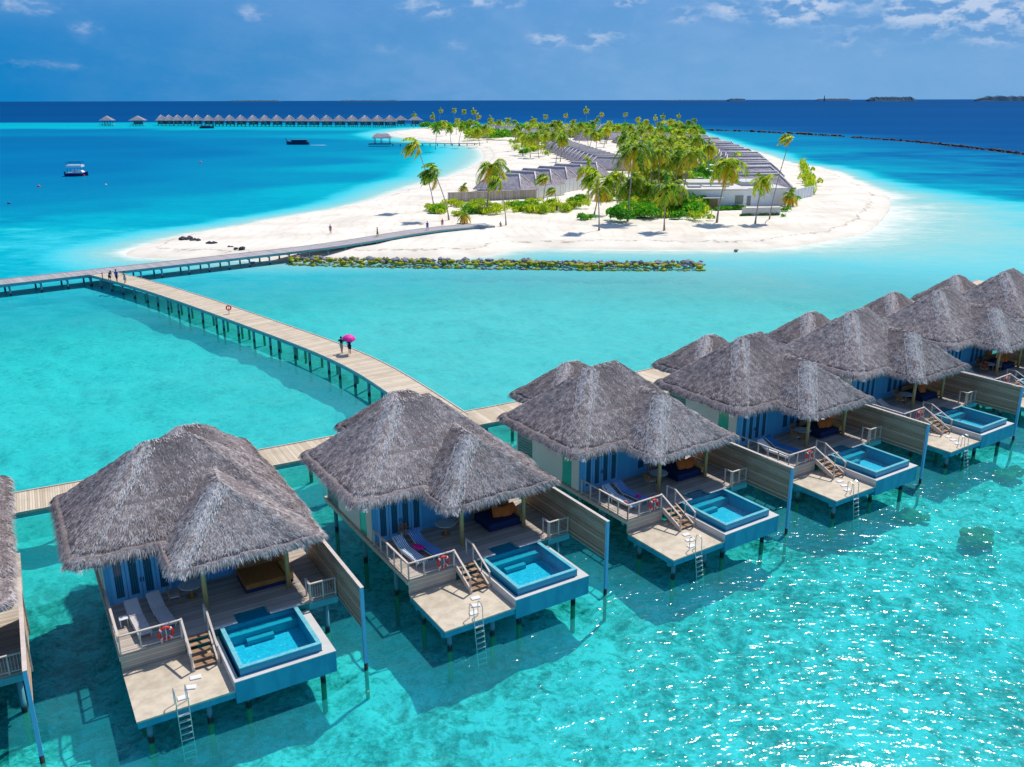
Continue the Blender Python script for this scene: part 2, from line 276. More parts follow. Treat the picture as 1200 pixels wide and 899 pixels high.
# ------------------------------------------------------------------ object helpers
COL = S.collection
def tag(o, label=None, cat=None, group=None, kind=None):
    if label: o['label'] = label
    if cat: o['category'] = cat
    if group: o['group'] = group
    if kind: o['kind'] = kind
    return o
def empty(name, loc=(0, 0, 0), rz=0., parent=None):
    o = bpy.data.objects.new(name, None); COL.objects.link(o); o.location = loc; o.rotation_euler = (0, 0, rz); o.parent = parent
    o.empty_display_size = .3; return o
def link(name, me, parent=None):
    o = bpy.data.objects.new(name, me); COL.objects.link(o); o.parent = parent; return o
def copy_tree(o, parent=None):
    c = o.copy(); COL.objects.link(c); c.parent = parent
    for ch in KIDS.get(o.name, list(o.children)): copy_tree(ch, c)
    return c
KIDS = {}
ORD = ['first', 'second', 'third', 'fourth', 'fifth', 'sixth', 'seventh', 'eighth', 'ninth', 'tenth', 'eleventh', 'twelfth', 'thirteenth', 'fourteenth', 'fifteenth', 'sixteenth', 'seventeenth', 'eighteenth', 'nineteenth', 'twentieth']
ORD += ['twenty '+o for o in ORD[:9]]+['thirtieth']
class MB:
    def __init__(s): s.v = []; s.f = []; s.mi = []; s.cur = 0
    def add(s, vs, fs):
        b = len(s.v); s.v += [tuple(x) for x in vs]
        for f in fs: s.f.append([b+i for i in f]); s.mi.append(s.cur)
        return s
    def box(s, x0, x1, y0, y1, z0, z1):
        return s.add([(x0, y0, z0), (x1, y0, z0), (x1, y1, z0), (x0, y1, z0), (x0, y0, z1), (x1, y0, z1), (x1, y1, z1), (x0, y1, z1)],
                     [(0, 3, 2, 1), (4, 5, 6, 7), (0, 1, 5, 4), (1, 2, 6, 5), (2, 3, 7, 6), (3, 0, 4, 7)])
    def bar(s, a, b, w, h=None, upv=(0, 0, 1)):
        h = h or w; a = Vector(a); b = Vector(b); d = (b-a).normalized(); u = Vector(upv)
        if abs(d.dot(u)) > .98: u = Vector((0, 1, 0))
        x = d.cross(u).normalized()*(w/2); y = x.cross(d).normalized()*(h/2)
        return s.add([a-x-y, a+x-y, a+x+y, a-x+y, b-x-y, b+x-y, b+x+y, b-x+y], [(0, 3, 2, 1), (4, 5, 6, 7), (0, 1, 5, 4), (1, 2, 6, 5), (2, 3, 7, 6), (3, 0, 4, 7)])
    def tube(s, pts, rad, n=8, sy=1., cap=True):
        pts = [Vector(p) for p in pts]; rad = rad if isinstance(rad, (list, tuple)) else [rad]*len(pts); vs = []; k = len(pts)
        x = None
        for i, p in enumerate(pts):
            d = (pts[min(i+1, k-1)]-pts[max(i-1, 0)]).normalized()
            if x is None: x = d.cross(Vector((0, 1, 0)) if abs(d.y) < .9 else Vector((1, 0, 0))).normalized()
            x = (x-d*x.dot(d)).normalized(); y = d.cross(x)
            for j in range(n):
                a = 2*math.pi*j/n; vs.append(p+x*(math.cos(a)*rad[i])+y*(math.sin(a)*rad[i]*sy))
        fs = [(i*n+j, i*n+(j+1) % n, (i+1)*n+(j+1) % n, (i+1)*n+j) for i in range(k-1) for j in range(n)]
        if cap: fs += [tuple(range(n))[::-1], tuple((k-1)*n+j for j in range(n))]
        return s.add(vs, fs)
    def lathe(s, c, prof, n=16):
        vs = []; k = len(prof)
        for r, z in prof:
            for j in range(n): a = 2*math.pi*j/n; vs.append((c[0]+r*math.cos(a), c[1]+r*math.sin(a), c[2]+z))
        fs = [(i*n+j, i*n+(j+1) % n, (i+1)*n+(j+1) % n, (i+1)*n+j) for i in range(k-1) for j in range(n)]
        fs += [tuple(range(n))[::-1], tuple((k-1)*n+j for j in range(n))]
        return s.add(vs, fs)
    def poly(s, pts, z0, z1):
        n = len(pts); vs = [(p[0], p[1], z0) for p in pts]+[(p[0], p[1], z1) for p in pts]
        return s.add(vs, [tuple(range(n))[::-1], tuple(range(n, 2*n))]+[(i, (i+1) % n, n+(i+1) % n, n+i) for i in range(n)])
    def torus(s, c, R0, r, ax='y', n=24, m_=8):
        vs = []
        for i in range(n):
            a = 2*math.pi*i/n
            for j in range(m_):
                b = 2*math.pi*j/m_; rr = R0+r*math.cos(b); q = (rr*math.cos(a), r*math.sin(b), rr*math.sin(a))
                vs.append((c[0]+q[0], c[1]+q[1], c[2]+q[2]))
        return s.add(vs, [(i*m_+j, i*m_+(j+1) % m_, ((i+1) % n)*m_+(j+1) % m_, ((i+1) % n)*m_+j) for i in range(n) for j in range(m_)])
    def mesh(s, name, mats, smooth=False):
        me = bpy.data.meshes.new(name); me.from_pydata([tuple(v) for v in s.v], [], s.f)
        for mm in (mats if isinstance(mats, (list, tuple)) else [mats]): me.materials.append(M[mm])
        me.polygons.foreach_set('material_index', s.mi)
        if smooth: me.polygons.foreach_set('use_smooth', [True]*len(s.f))
        me.update(); return me
    def build(s, name, mats, parent=None, smooth=False, bevel=0.):
        o = link(name, s.mesh(name, mats, smooth), parent)
        if bevel: b = o.modifiers.new('bevel', 'BEVEL'); b.width = bevel; b.segments = 2; b.limit_method = 'ANGLE'
        return o
def np_mesh(name, verts, quads, mats, mi=None, smooth=False):
    me = bpy.data.meshes.new(name); nv, nf = len(verts), len(quads); k = quads.shape[1]
    me.vertices.add(nv); me.vertices.foreach_set('co', verts.astype(np.float32).ravel())
    me.loops.add(nf*k); me.loops.foreach_set('vertex_index', quads.astype(np.int32).ravel())
    me.polygons.add(nf); me.polygons.foreach_set('loop_start', np.arange(0, nf*k, k, dtype=np.int32))
    if mi is not None: me.polygons.foreach_set('material_index', mi.astype(np.int32))
    me.polygons.foreach_set('use_smooth', np.full(nf, smooth))
    for mm in (mats if isinstance(mats, (list, tuple)) else [mats]): me.materials.append(M[mm])
    me.update(calc_edges=True); me.validate(); return me
def norm(a): return a/np.maximum(np.linalg.norm(a, axis=-1, keepdims=True), 1e-9)
def sdf_poly(P, poly):
    "signed distance to a polygon, positive inside"
    poly = np.asarray(poly, float); d = np.full(len(P), 1e9); ins = np.zeros(len(P), bool)
    for i in range(len(poly)):
        a = poly[i]; b = poly[(i+1) % len(poly)]; e = b-a; w = P-a
        t_ = np.clip((w@e)/(e@e), 0, 1); d = np.minimum(d, np.hypot(*(w-t_[:, None]*e).T))
        c = ((a[1] <= P[:, 1]) & (b[1] > P[:, 1])) | ((b[1] <= P[:, 1]) & (a[1] > P[:, 1]))
        xx = a[0]+(P[:, 1]-a[1])*e[0]/(e[1] if e[1] else 1e-9); ins ^= c & (P[:, 0] < xx)
    return np.where(ins, d, -d)
def smooth_loop(pts, it=2):
    pts = [np.array(p, float) for p in pts]
    for _ in range(it):
        q = []
        for i in range(len(pts)):
            a = pts[i]; b = pts[(i+1) % len(pts)]; q += [a*.75+b*.25, a*.25+b*.75]
        pts = q
    return np.array(pts)
def smooth_line(pts, it=2):
    pts = [np.array(p, float) for p in pts]
    for _ in range(it):
        q = [pts[0]]
        for a, b in zip(pts[:-1], pts[1:]): q += [a*.75+b*.25, a*.25+b*.75]
        q.append(pts[-1]); pts = q
    return pts
def vnoise(x, y, s, seed=0):
    "cheap smooth value noise"
    x = x*s+seed*17.3; y = y*s+seed*9.1; xi = np.floor(x); yi = np.floor(y); fx = x-xi; fy = y-yi; fx = fx*fx*(3-2*fx); fy = fy*fy*(3-2*fy)
    h = lambda a, b: np.modf(np.abs(np.sin(a*127.1+b*311.7+seed)*43758.5453))[0]
    return (h(xi, yi)*(1-fx)+h(xi+1, yi)*fx)*(1-fy)+(h(xi, yi+1)*(1-fx)+h(xi+1, yi+1)*fx)*fy

# ------------------------------------------------------------------ island outline, sea, seabed
ISL = [(-71.5, 161), (-69.5, 181), (-63, 193.5), (-54.7, 212.4), (-47.2, 225.9), (-39.5, 249.6), (-31.4, 296), (-19.3, 345.4), (-13.5, 408), (-13.5, 460), (-19, 535), (-37, 592), (-62, 636), (-106, 761), (-100, 850),
       (-80, 930), (0, 985), (110, 960), (165, 850), (138, 618), (131, 485), (122, 403), (124, 385), (127, 365), (114, 283), (105.2, 246.5), (76.1, 187.2), (66.2, 177.5), (49.8, 164), (38.2, 163.2), (24.8, 163.6), (6.7, 165.2), (1.2, 163.8), (-2.8, 159.8), (-6.8, 155.0), (-37.6, 153.2), (-55.3, 154.6), (-66.2, 155.7)]
ISLs = smooth_loop(ISL, 2)
# control points for the depth of the water: (px, py, depth 0..1, patchiness)
CT = [(0, 122, 1, 0), (300, 122, 1, 0), (600, 122, 1, 0), (900, 122, 1, 0), (1200, 122, .97, 0), (0, 132, .97, 0), (150, 134, .99, 0), (400, 130, .98, 0), (850, 135, .96, 0), (1000, 145, .93, 0), (1150, 165, .9, .05), (1250, 175, .88, .05), (1060, 155, .92, 0),
      (0, 142, .95, 0), (120, 142, .96, 0), (300, 142, .96, 0), (420, 142, .95, 0), (0, 145.5, .48, 0), (0, 149.5, .46, 0), (120, 145.5, .46, 0), (120, 149.5, .45, 0), (240, 147, .46, 0), (240, 151, .46, 0), (350, 151, .46, 0), (0, 153, .70, 0), (120, 153, .70, 0), (240, 154, .66, 0), (330, 155, .62, 0), (430, 151, .45, 0), (430, 160, .52, 0),
      (0, 165, .76, 0), (100, 170, .75, .02), (200, 180, .72, .02), (300, 165, .68, .02), (400, 175, .62, 0), (350, 190, .64, 0), (0, 200, .73, .03), (100, 215, .68, .03), (250, 215, .62, .03), (350, 210, .58, .03), (450, 178, .56, 0), (450, 195, .50, 0), (520, 185, .48, 0), (540, 160, .45, 0), (500, 160, .42, 0), (420, 220, .46, .03),
      (0, 235, .64, .1), (100, 245, .57, .12), (200, 245, .52, .1), (0, 262, .53, .5), (60, 262, .50, .5), (140, 260, .48, .3), (30, 285, .45, .45), (90, 285, .42, .2), (0, 310, .44, .15), (150, 330, .40, .05),
      (50, 350, .40, .08), (0, 400, .38, .1), (100, 420, .375, .08), (200, 400, .36, .05), (300, 430, .345, .05), (150, 480, .37, .06), (50, 540, .38, .06), (300, 480, .35, .05), (420, 500, .34, .05), (200, 330, .38, .02), (300, 335, .36, .02),
      (350, 340, .34, .02), (450, 340, .30, .02), (500, 400, .29, .04), (600, 440, .29, .04), (600, 340, .26, .03), (700, 330, .23, .03), (700, 380, .27, .04), (850, 330, .20, .03), (850, 370, .26, .04), (1000, 320, .24, .04), (1000, 290, .21, .04), (1100, 300, .25, .04), (1180, 290, .30, .05), (1050, 330, .25, .03),
      (1120, 262, .30, .15), (1200, 260, .42, .3), (1120, 240, .40, .3), (1160, 240, .52, .6), (1200, 230, .60, .7), (1040, 200, .52, .4), (1100, 205, .66, .6), (1160, 205, .70, .7), (1200, 205, .72, .7), (960, 178, .58, .3), (1050, 180, .70, .5), (1130, 186, .74, .6), (900, 164, .62, .3), (850, 157, .64, .1), (1190, 190, .74, .6), (1000, 168, .70, .4), (1060, 190, .62, .5), (1090, 225, .50, .4),
      (800, 600, .37, 0), (600, 700, .38, 0), (400, 800, .385, 0), (800, 800, .38, 0), (1100, 700, .385, 0), (1180, 560, .37, 0), (0, 700, .385, 0), (1000, 880, .38, 0), (1000, 500, .35, 0), (600, 560, .36, 0), (250, 870, .38, 0)]
def polar(P): return np.stack([np.arctan2(P[:, 0], P[:, 1])*.8, np.log(np.maximum(np.hypot(P[:, 0], P[:, 1]), 8.))], -1)
cp = np.array([A(a, b)[:2] for a, b, _, _ in CT]); cq = polar(cp); cval = np.array([(c, d_) for _, _, c, d_ in CT])
def sea_values(P):
    q = polar(P); out = np.zeros((len(P), 2)); ws = np.zeros(len(P))
    for i in range(len(cq)):
        dd = ((q-cq[i])**2).sum(1); w = 1/(dd+3e-4)**2.4; out += w[:, None]*cval[i]; ws += w
    out /= ws[:, None]
    sd = sdf_poly(P, ISLs); dist = -sd
    wid = 9+8*np.clip(vnoise(P[:, 0], P[:, 1], .01, 3), 0, 1)+np.clip(P[:, 0]-50, 0, 60)*.8*np.clip((285-P[:, 1])/60, 0.1, 1)+np.clip((P[:, 1]-215)*.12, 0, 22)*(P[:, 0] < 20)
    k = np.clip(dist/wid, 0, 1); k = k**.9
    out[:, 0] = out[:, 0]*np.where(dist > 0, k, 0); return out
rr = np.concatenate([np.linspace(0.01, 20, 8)[:-1], np.exp(np.linspace(math.log(20), math.log(1500), 330)), np.exp(np.linspace(math.log(1700), math.log(90000), 24))])
aa = np.concatenate([np.linspace(-math.pi, -.7, 20)[:-1], np.linspace(-.7, .75, 330), np.linspace(.75, math.pi, 20)[1:-1]])
RR, AA = np.meshgrid(rr, aa, indexing='ij'); PX = RR*np.sin(AA); PY = RR*np.cos(AA); nr, na = RR.shape
P2 = np.stack([PX.ravel(), PY.ravel()], -1)
ii, jj = np.meshgrid(np.arange(nr-1), np.arange(na), indexing='ij'); j2 = (jj+1) % na
Q = np.stack([ii*na+jj, ii*na+j2, (ii+1)*na+j2, (ii+1)*na+jj], -1).reshape(-1, 4)[:, ::-1]
sv_ = sea_values(P2)
me = np_mesh('sea', np.column_stack([P2, np.zeros(len(P2))]), Q, 'sea_water', smooth=True)
for nm, k in (('depth', 0), ('patchy', 1)):
    a_ = me.attributes.new(nm, 'FLOAT', 'POINT'); a_.data.foreach_set('value', sv_[:, k].astype(np.float32))
tag(link('water', me), kind='structure')
zb = -1.8-.35*(vnoise(P2[:, 0], P2[:, 1], .12, 5)-.5)+.55*(vnoise(P2[:, 0], P2[:, 1], .55, 6)-.5)+.3*(vnoise(P2[:, 0], P2[:, 1], 1.4, 7)-.5)-np.clip((np.hypot(P2[:, 0], P2[:, 1])-400)*.02, 0, 15)
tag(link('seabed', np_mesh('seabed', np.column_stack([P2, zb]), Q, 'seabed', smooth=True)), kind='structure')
# island of sand
gx = np.arange(-110, 190, 2.); gy = np.concatenate([np.arange(135, 320, 1.5), np.arange(320, 1010, 5.)]); GX, GY = np.meshgrid(gx, gy, indexing='ij')
PI_ = np.stack([GX.ravel(), GY.ravel()], -1); sdI = sdf_poly(PI_, ISLs)
zi = np.where(sdI > 0, 1.25*(1-np.exp(-sdI/6.))+.14*(vnoise(PI_[:, 0], PI_[:, 1], .25, 1)-.5)*np.clip(sdI/6, 0, 1), sdI*.17)
berm = .18*np.exp(-((sdI-7)/2.2)**2)+.10*np.exp(-((sdI-14)/1.5)**2); zi = np.maximum(zi+berm, -2.6)
n0, n1_ = GX.shape; ii, jj = np.meshgrid(np.arange(n0-1), np.arange(n1_-1), indexing='ij'); QI = np.stack([ii*n1_+jj, (ii+1)*n1_+jj, (ii+1)*n1_+jj+1, ii*n1_+jj+1], -1).reshape(-1, 4)
keep = (sdI[QI] > -21).any(1); QI = QI[keep]
used = np.unique(QI); remap = np.full(len(PI_), -1); remap[used] = np.arange(len(used))
me = np_mesh('sand_island', np.column_stack([PI_, zi])[used], remap[QI], 'sand', smooth=True); a_ = me.attributes.new('shore', 'FLOAT', 'POINT'); a_.data.foreach_set('value', sdI[used].astype(np.float32))
tag(link('sand_island', me), kind='structure')

# ------------------------------------------------------------------ thatch roofs
def rrect(x0, x1, y0, y1, r, step=.22):
    pts = []
    for cx, cy, a0 in ((x1-r, y0+r, -90), (x1-r, y1-r, 0), (x0+r, y1-r, 90), (x0+r, y0+r, 180)):
        for k in range(7): a = R(a0+k*15); pts.append((cx+r*math.cos(a), cy+r*math.sin(a)))
    out = []
    for i in range(len(pts)):
        a = np.array(pts[i]); b = np.array(pts[(i+1) % len(pts)]); n = max(1, int(np.hypot(*(b-a))/step))
        for k in range(n): out.append(a+(b-a)*k/n)
    return np.array(out)
def roof_np(outl, ra, rb, ze, blades=330, seed=1, T=22, cap_side=.30, fringe=52, bl=.46):
    """hip roof from a rounded outline to the ridge ra-rb: shell + thousands of reed blades. returns list of (verts, quads, mat)"""
    g = np.random.default_rng(seed); n = len(outl); ra = np.array(ra, float); rb = np.array(rb, float)
    E = np.column_stack([outl, np.full(n, ze)+.10*(vnoise(outl[:, 0], outl[:, 1], .9, seed)-.5)])
    e = (rb-ra)[:2]; L2 = e@e; s = np.clip(((outl-ra[:2])@e)/L2, 0, 1); Rg = ra+s[:, None]*(rb-ra)
    tt = np.concatenate([np.linspace(0, .88, T-7), [.895, .905, .915, .94, .96, .98, 1.]])
    Vv = Rg[None]*(1-tt[:, None, None])+E[None]*tt[:, None, None]
    Vv[..., 2] += .03*np.sin(math.pi*tt)[:, None]+(.11*np.exp(-((tt-.975)/.03)**2)-.09*np.exp(-((tt-.905)/.018)**2))[:, None]                                  # slight sag
    Vv[..., 2] += (.16*(vnoise(Vv[..., 0], Vv[..., 1], 1.1, seed)-.5)+.10*(vnoise(Vv[..., 0], Vv[..., 1], 3.1, seed+2)-.5))
    top = Vv.reshape(-1, 3); low = top.copy(); low[:, 2] -= .26; low[:, :2] += (np.repeat(ra[None, :2]*.5+rb[None, :2]*.5, len(low), 0)-low[:, :2])*.012
    i, j = np.meshgrid(np.arange(T-1), np.arange(n), indexing='ij'); j2 = (j+1) % n
    q = np.stack([i*n+j, (i+1)*n+j, (i+1)*n+j2, i*n+j2], -1).reshape(-1, 4); N0 = T*n
    rim = np.stack([(T-1)*n+np.arange(n), N0+(T-1)*n+np.arange(n), N0+(T-1)*n+(np.arange(n)+1) % n, (T-1)*n+(np.arange(n)+1) % n], -1)
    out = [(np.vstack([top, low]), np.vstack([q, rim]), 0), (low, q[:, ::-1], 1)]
    # blades over the surface
    seg = np.hypot(*(np.roll(outl, -1, 0)-outl).T); area = seg*np.linalg.norm(E-Rg, axis=1)/2; p = area/area.sum()
    nb = int(area.sum()*blades)
    def place(jj, tb, length, lift, width, jit, up_off):
        Pn = Rg[jj]*(1-tb[:, None])+E[jj]*tb[:, None]; Pn[:, 2] += .03*np.sin(math.pi*tb)+.11*np.exp(-((tb-.975)/.03)**2)-.09*np.exp(-((tb-.905)/.018)**2)
        along = norm(np.roll(outl, -1, 0)-outl)[jj]; Pn[:, :2] += along*(g.random(len(jj))-.5)[:, None]*seg[jj][:, None]*1.2
        D = norm(E[jj]-Rg[jj]); T3 = np.column_stack([along, np.zeros(len(jj))]); Nn = norm(np.cross(T3, D)); Nn *= np.sign(Nn[:, 2:3]+1e-9)
        Pn[:, 2] += .16*(vnoise(Pn[:, 0], Pn[:, 1], 1.1, seed)-.5)+.10*(vnoise(Pn[:, 0], Pn[:, 1], 3.1, seed+2)-.5)+up_off
        a = g.normal(0, jit, len(jj)); D2 = norm(D*np.cos(a)[:, None]+T3*np.sin(a)[:, None]+Nn*lift[:, None]); Sd = norm(np.cross(D2, Nn))
        w = (width*(.6+.8*g.random(len(jj))))[:, None]; ln = length[:, None]; roll = g.normal(0, .35, len(jj))[:, None]; Sd = norm(Sd+Nn*roll)
        return np.stack([Pn-Sd*w, Pn+Sd*w, Pn+D2*ln+Sd*w*.25, Pn+D2*ln-Sd*w*.25], 1).reshape(-1, 3)
    jj = g.choice(n, nb, p=p); tb = np.sqrt(g.random(nb))*.97
    sel = np.abs(tb-.905) > .014; jj = jj[sel]; tb = tb[sel]; nb = len(jj)
    V1 = place(jj, tb, +.38*bl*(.5+.9*g.random(nb)), .03+.08*g.random(nb)**2, np.full(nb, .0145*bl/.46), .34, .0)
    # layered fringe round the eave
    per = seg.sum(); nf = int(per*fringe*3); jj = g.choice(n, nf, p=seg/per); tb = .95+.055*g.random(nf)
    V2 = place(jj, tb, .14+.24*g.random(nf)**1.5, .02+.10*g.normal(0, 1, nf), np.full(nf, .014), .20, .02)
    V2 = V2.reshape(-1, 4, 3); V2[:, 2:, 2] -= (.04+.16*g.random((nf, 1))); V2 = V2.reshape(-1, 3)
    out.append((np.vstack([V1, V2]), np.arange((nb+nf)*4).reshape(-1, 4), 2))
    # pale caps laid over the ridge and the hips
    caps = []
    c4 = [np.argmin(np.hypot(*(outl-np.array(c)).T)) for c in ((outl[:, 0].min()+.25, outl[:, 1].min()+.25), (outl[:, 0].max()-.25, outl[:, 1].min()+.25), (outl[:, 0].max()-.25, outl[:, 1].max()-.25), (outl[:, 0].min()+.25, outl[:, 1].max()-.25))]
    lines = [(ra, rb)]+[(Rg[k], E[k]) for k in c4[:2]]
    for li, (a, b) in enumerate(lines):
        L = np.linalg.norm(b-a)
        if L < .3: continue
        if li > 1: continue
        nb2 = int(L*(70 if li == 0 else 480 if li == 1 else 0)); tq = g.random(nb2); Pn = a*(1-tq[:, None])+b*tq[:, None]; d = norm((b-a)[None])[0]
        if li: Pn[:, 2] += .03*np.sin(math.pi*tq)
        sd_ = norm(np.cross(d, [0, 0, 1.])[None])[0]; off = np.clip(g.normal(0, 1, nb2), -2, 2)*cap_side*(.40, 1.05, .35)[li]
        side = np.sign(off); drop = .42 if li else .95
        Pn = Pn+sd_*off[:, None]; Pn[:, 2] += .045-np.abs(off)*drop
        D2 = norm(d[None]*(.15 if li == 0 else .8)+sd_[None]*side[:, None]*(.35 if li else .8)+np.column_stack([np.zeros(nb2), np.zeros(nb2), -.35*np.ones(nb2)])+g.normal(0, .16, (nb2, 3)))
        Sd = norm(np.cross(D2, np.array([0, 0, 1.])+g.normal(0, .2, (nb2, 3)))); w = (.010+.010*g.random(nb2))[:, None]; ln = (.08+.12*g.random(nb2))[:, None]
        caps.append(np.stack([Pn-Sd*w, Pn+Sd*w, Pn+D2*ln+Sd*w*.4, Pn+D2*ln-Sd*w*.4], 1).reshape(-1, 3))
    cv_ = np.vstack(caps); return out, cv_
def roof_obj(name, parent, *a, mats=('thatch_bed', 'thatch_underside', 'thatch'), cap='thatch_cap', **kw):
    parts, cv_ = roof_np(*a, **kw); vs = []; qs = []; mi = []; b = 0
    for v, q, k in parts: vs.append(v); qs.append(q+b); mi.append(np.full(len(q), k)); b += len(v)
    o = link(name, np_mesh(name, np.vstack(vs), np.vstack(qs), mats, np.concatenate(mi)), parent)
    if cap: link('ridge_cap', np_mesh('ridge_cap', cv_, np.arange(len(cv_)).reshape(-1, 4), cap), o)
    return o

# ------------------------------------------------------------------ one water villa (local frame: x to the right, y inland, z up)
ZL, ZU, ZLEDGE, ZRIM = 1.53, 2.38, 1.97, 2.36
def rail_run(mb, a, b, posts, h=.95, z=ZU, bot=True):
    a = np.array(a, float); b = np.array(b, float)
    for k in range(posts):
        p = a+(b-a)*k/max(1, posts-1); mb.bar((p[0], p[1], z), (p[0], p[1], z+h-.03), .07)
    d = (b-a)/np.linalg.norm(b-a)*.05
    mb.bar((a[0]-d[0], a[1]-d[1], z+h), (b[0]+d[0], b[1]+d[1], z+h), .11, .05)
    if bot: mb.bar((a[0], a[1], z+.12), (b[0], b[1], z+.12), .04, .04)
def make_villa():
    t = empty('overwater_villa')
    # decks
    o = MB().box(0, 4.12, 0, 4.02, ZL-.08, ZL).build('lower_deck', 'sand_slab', t)
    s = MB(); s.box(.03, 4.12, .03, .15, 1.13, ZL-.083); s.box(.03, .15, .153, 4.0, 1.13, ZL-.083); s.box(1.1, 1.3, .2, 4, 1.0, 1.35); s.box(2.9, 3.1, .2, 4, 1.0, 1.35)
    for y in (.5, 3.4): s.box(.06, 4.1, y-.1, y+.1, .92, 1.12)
    s.build('deck_fascia', 'shaded_teal', t)
    u = MB(); z0 = ZU-.07
    u.box(0, 5.3, 4.05, 9.0, z0, ZU); u.box(5.3, 6.9, 4.95, 9.0, z0, ZU); u.box(6.9, 10.36, 4.05, 9.0, z0, ZU); u.box(-.02, 10.36, 9.0, 16.4, z0-.003, ZU-.003)
    u.build('upper_deck', 'deck_boards', t)
    MB().box(-.04, .06, 4.03, 16.4, z0-.22, z0-.003).build('edge_beam', 'rail_wood', t); MB().box(8.85, 10.36, 4.0, 4.1, z0-.36, z0-.004).build('edge_beam', 'teal_beam', t)
    j = MB()
    for y in (4.6, 6.8, 8.9, 11.2, 13.5, 15.9): j.box(.1, 10.3, y-.1, y+.1, z0-.5, z0-.225)
    for x in (.5, 3.6, 6.9, 9.9): j.box(x-.08, x+.08, 4.2, 16.3, z0-.222, z0-.005)
    j.build('joists', 'teal_beam', t)
    MB().box(0.0, 2.82, 4.02, 4.10, ZL+.004, z0-.003).build('skirting', 'skirt_boards', t)
    # stilts
    for x, y, zt in ((.5, .5, .93), (3.0, .5, .93), (4.75, .7, .86), (8.3, .7, .86), (.5, 3.4, .93), (4.75, 3.6, .86), (8.3, 3.6, .86), (.5, 6.8, z0-.5), (3.6, 6.8, z0-.5), (6.9, 6.8, z0-.5), (9.9, 4.6, z0-.5), (9.9, 8.9, z0-.5),
                     (.5, 11.2, z0-.5), (3.6, 11.2, z0-.5), (6.9, 11.2, z0-.5), (9.9, 13.5, z0-.5), (.5, 15.9, z0-.5), (3.6, 15.9, z0-.5), (6.9, 15.9, z0-.5)):
        q = MB(); q.tube([(x, y, -2.1), (x, y, zt)], .13, 10); q.build('stilt', 'stilt', t, True)
    # stairs
    st = MB()
    for k in range(5):
        z = ZL+.17*(k+.0)+.02 if k else ZL+.03
        y = 2.45+.33*k
        st.box(2.90, 3.90, y, y+.27, ZL+.17*k+.10, ZL+.17*k+.145)
    st.build('stair_treads', 'step_wood', t)
    ss = MB()
    for x in (2.82, 3.90): ss.add([(x, 2.36, ZL+.004), (x+.08, 2.36, ZL+.004), (x+.08, 2.62, ZL+.004), (x, 2.62, ZL+.004), (x, 2.36, ZL+.2), (x+.08, 2.36, ZL+.2), (x, 4.14, ZU+.12), (x+.08, 4.14, ZU+.12), (x, 4.14, ZU-.22), (x+.08, 4.14, ZU-.22)],
                                     [(0, 3, 2, 1), (0, 1, 5, 4), (4, 5, 7, 6), (6, 7, 9, 8), (8, 9, 2, 3), (0, 4, 6, 8, 3), (1, 2, 9, 7, 5)])
    ss.build('stair_stringer', 'rail_wood', t)
    hr = MB()
    for x in (2.80, 3.98):
        hr.bar((x, 2.40, ZL), (x, 2.40, ZL+.93), .075); hr.bar((x, 2.36, ZL+.95), (x, 4.20, ZU+.96), .10, .05); hr.bar((x, 4.16, ZU), (x, 4.16, ZU+.93), .075); hr.bar((x, 3.25, ZL+.4), (x, 3.25, ZL+1.36), .05)
    hr.bar((3.98, 4.22, ZU+.95), (3.98, 4.95, ZU+.95), .10, .05); hr.bar((3.98, 4.92, ZU), (3.98, 4.92, ZU+.93), .07)
    hr.build('stair_handrail', 'rail_wood', t)
    rl = MB(); rail_run(rl, (.05, 4.10), (2.74, 4.10), 4); rail_run(rl, (.05, 4.10), (.05, 8.6), 6); rl.build('railing', 'rail_wood', t)
    rl = MB(); rail_run(rl, (9.0, 4.10), (10.3, 4.10), 3); rail_run(rl, (8.98, 4.2), (8.98, 4.72), 2, bot=False); rl.build('gate_railing', 'rail_wood', t)
    gm = MB()
    for k in range(9): gm.bar((9.12+k*.13, 4.1, ZU+.14), (9.12+k*.13, 4.1, ZU+.9), .012)
    gm.build('railing_mesh', 'steel', t)
    # pool
    x0, x1, y0, y1 = 4.13, 8.79, -.02, 4.04
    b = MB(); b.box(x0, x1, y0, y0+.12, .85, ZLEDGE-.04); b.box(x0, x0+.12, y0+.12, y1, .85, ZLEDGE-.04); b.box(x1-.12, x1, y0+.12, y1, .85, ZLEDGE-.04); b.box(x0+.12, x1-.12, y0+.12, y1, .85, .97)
    pool = b.build('plunge_pool', 'shaded_teal', t)
    l = MB(); l.box(x0-.015, x1+.015, y0-.015, .27, ZLEDGE-.04, ZLEDGE); l.box(8.26, x1+.015, .27, y1, ZLEDGE-.04, ZLEDGE); l.box(x0-.015, 4.33, .27, y1, ZLEDGE-.04, ZLEDGE)
    l.build('pool_ledge', 'white_ledge', pool)
    MB().box(x0-.02, x0-.004, .0, 4.0, ZL+.004, ZLEDGE-.043).build('side_cladding', 'white_ledge', pool)
    r0, r1, q0, q1 = 4.46, 8.24, .30, 4.02
    w = MB(); w.box(r0, r1, q0, q0+.16, .98, ZRIM-.02); w.box(r0, r0+.16, q0+.16, q1, .98, ZRIM-.02); w.box(r1-.16, r1, q0+.16, q1, .98, ZRIM-.02); w.box(r0+.16, r1-.16, q1-.02, q1+.01, .98, ZRIM-.06)
    w.build('pool_wall', 'pool_wall', pool)
    c = MB(); c.box(r0-.01, r1+.01, q0-.01, q0+.19, ZRIM-.02, ZRIM+.02); c.box(r0-.01, r0+.19, q0+.19, 3.95, ZRIM-.02, ZRIM+.02); c.box(r1-.19, r1+.01, q0+.19, 3.95, ZRIM-.02, ZRIM+.02); c.build('pool_rim', 'rim_tile', pool)
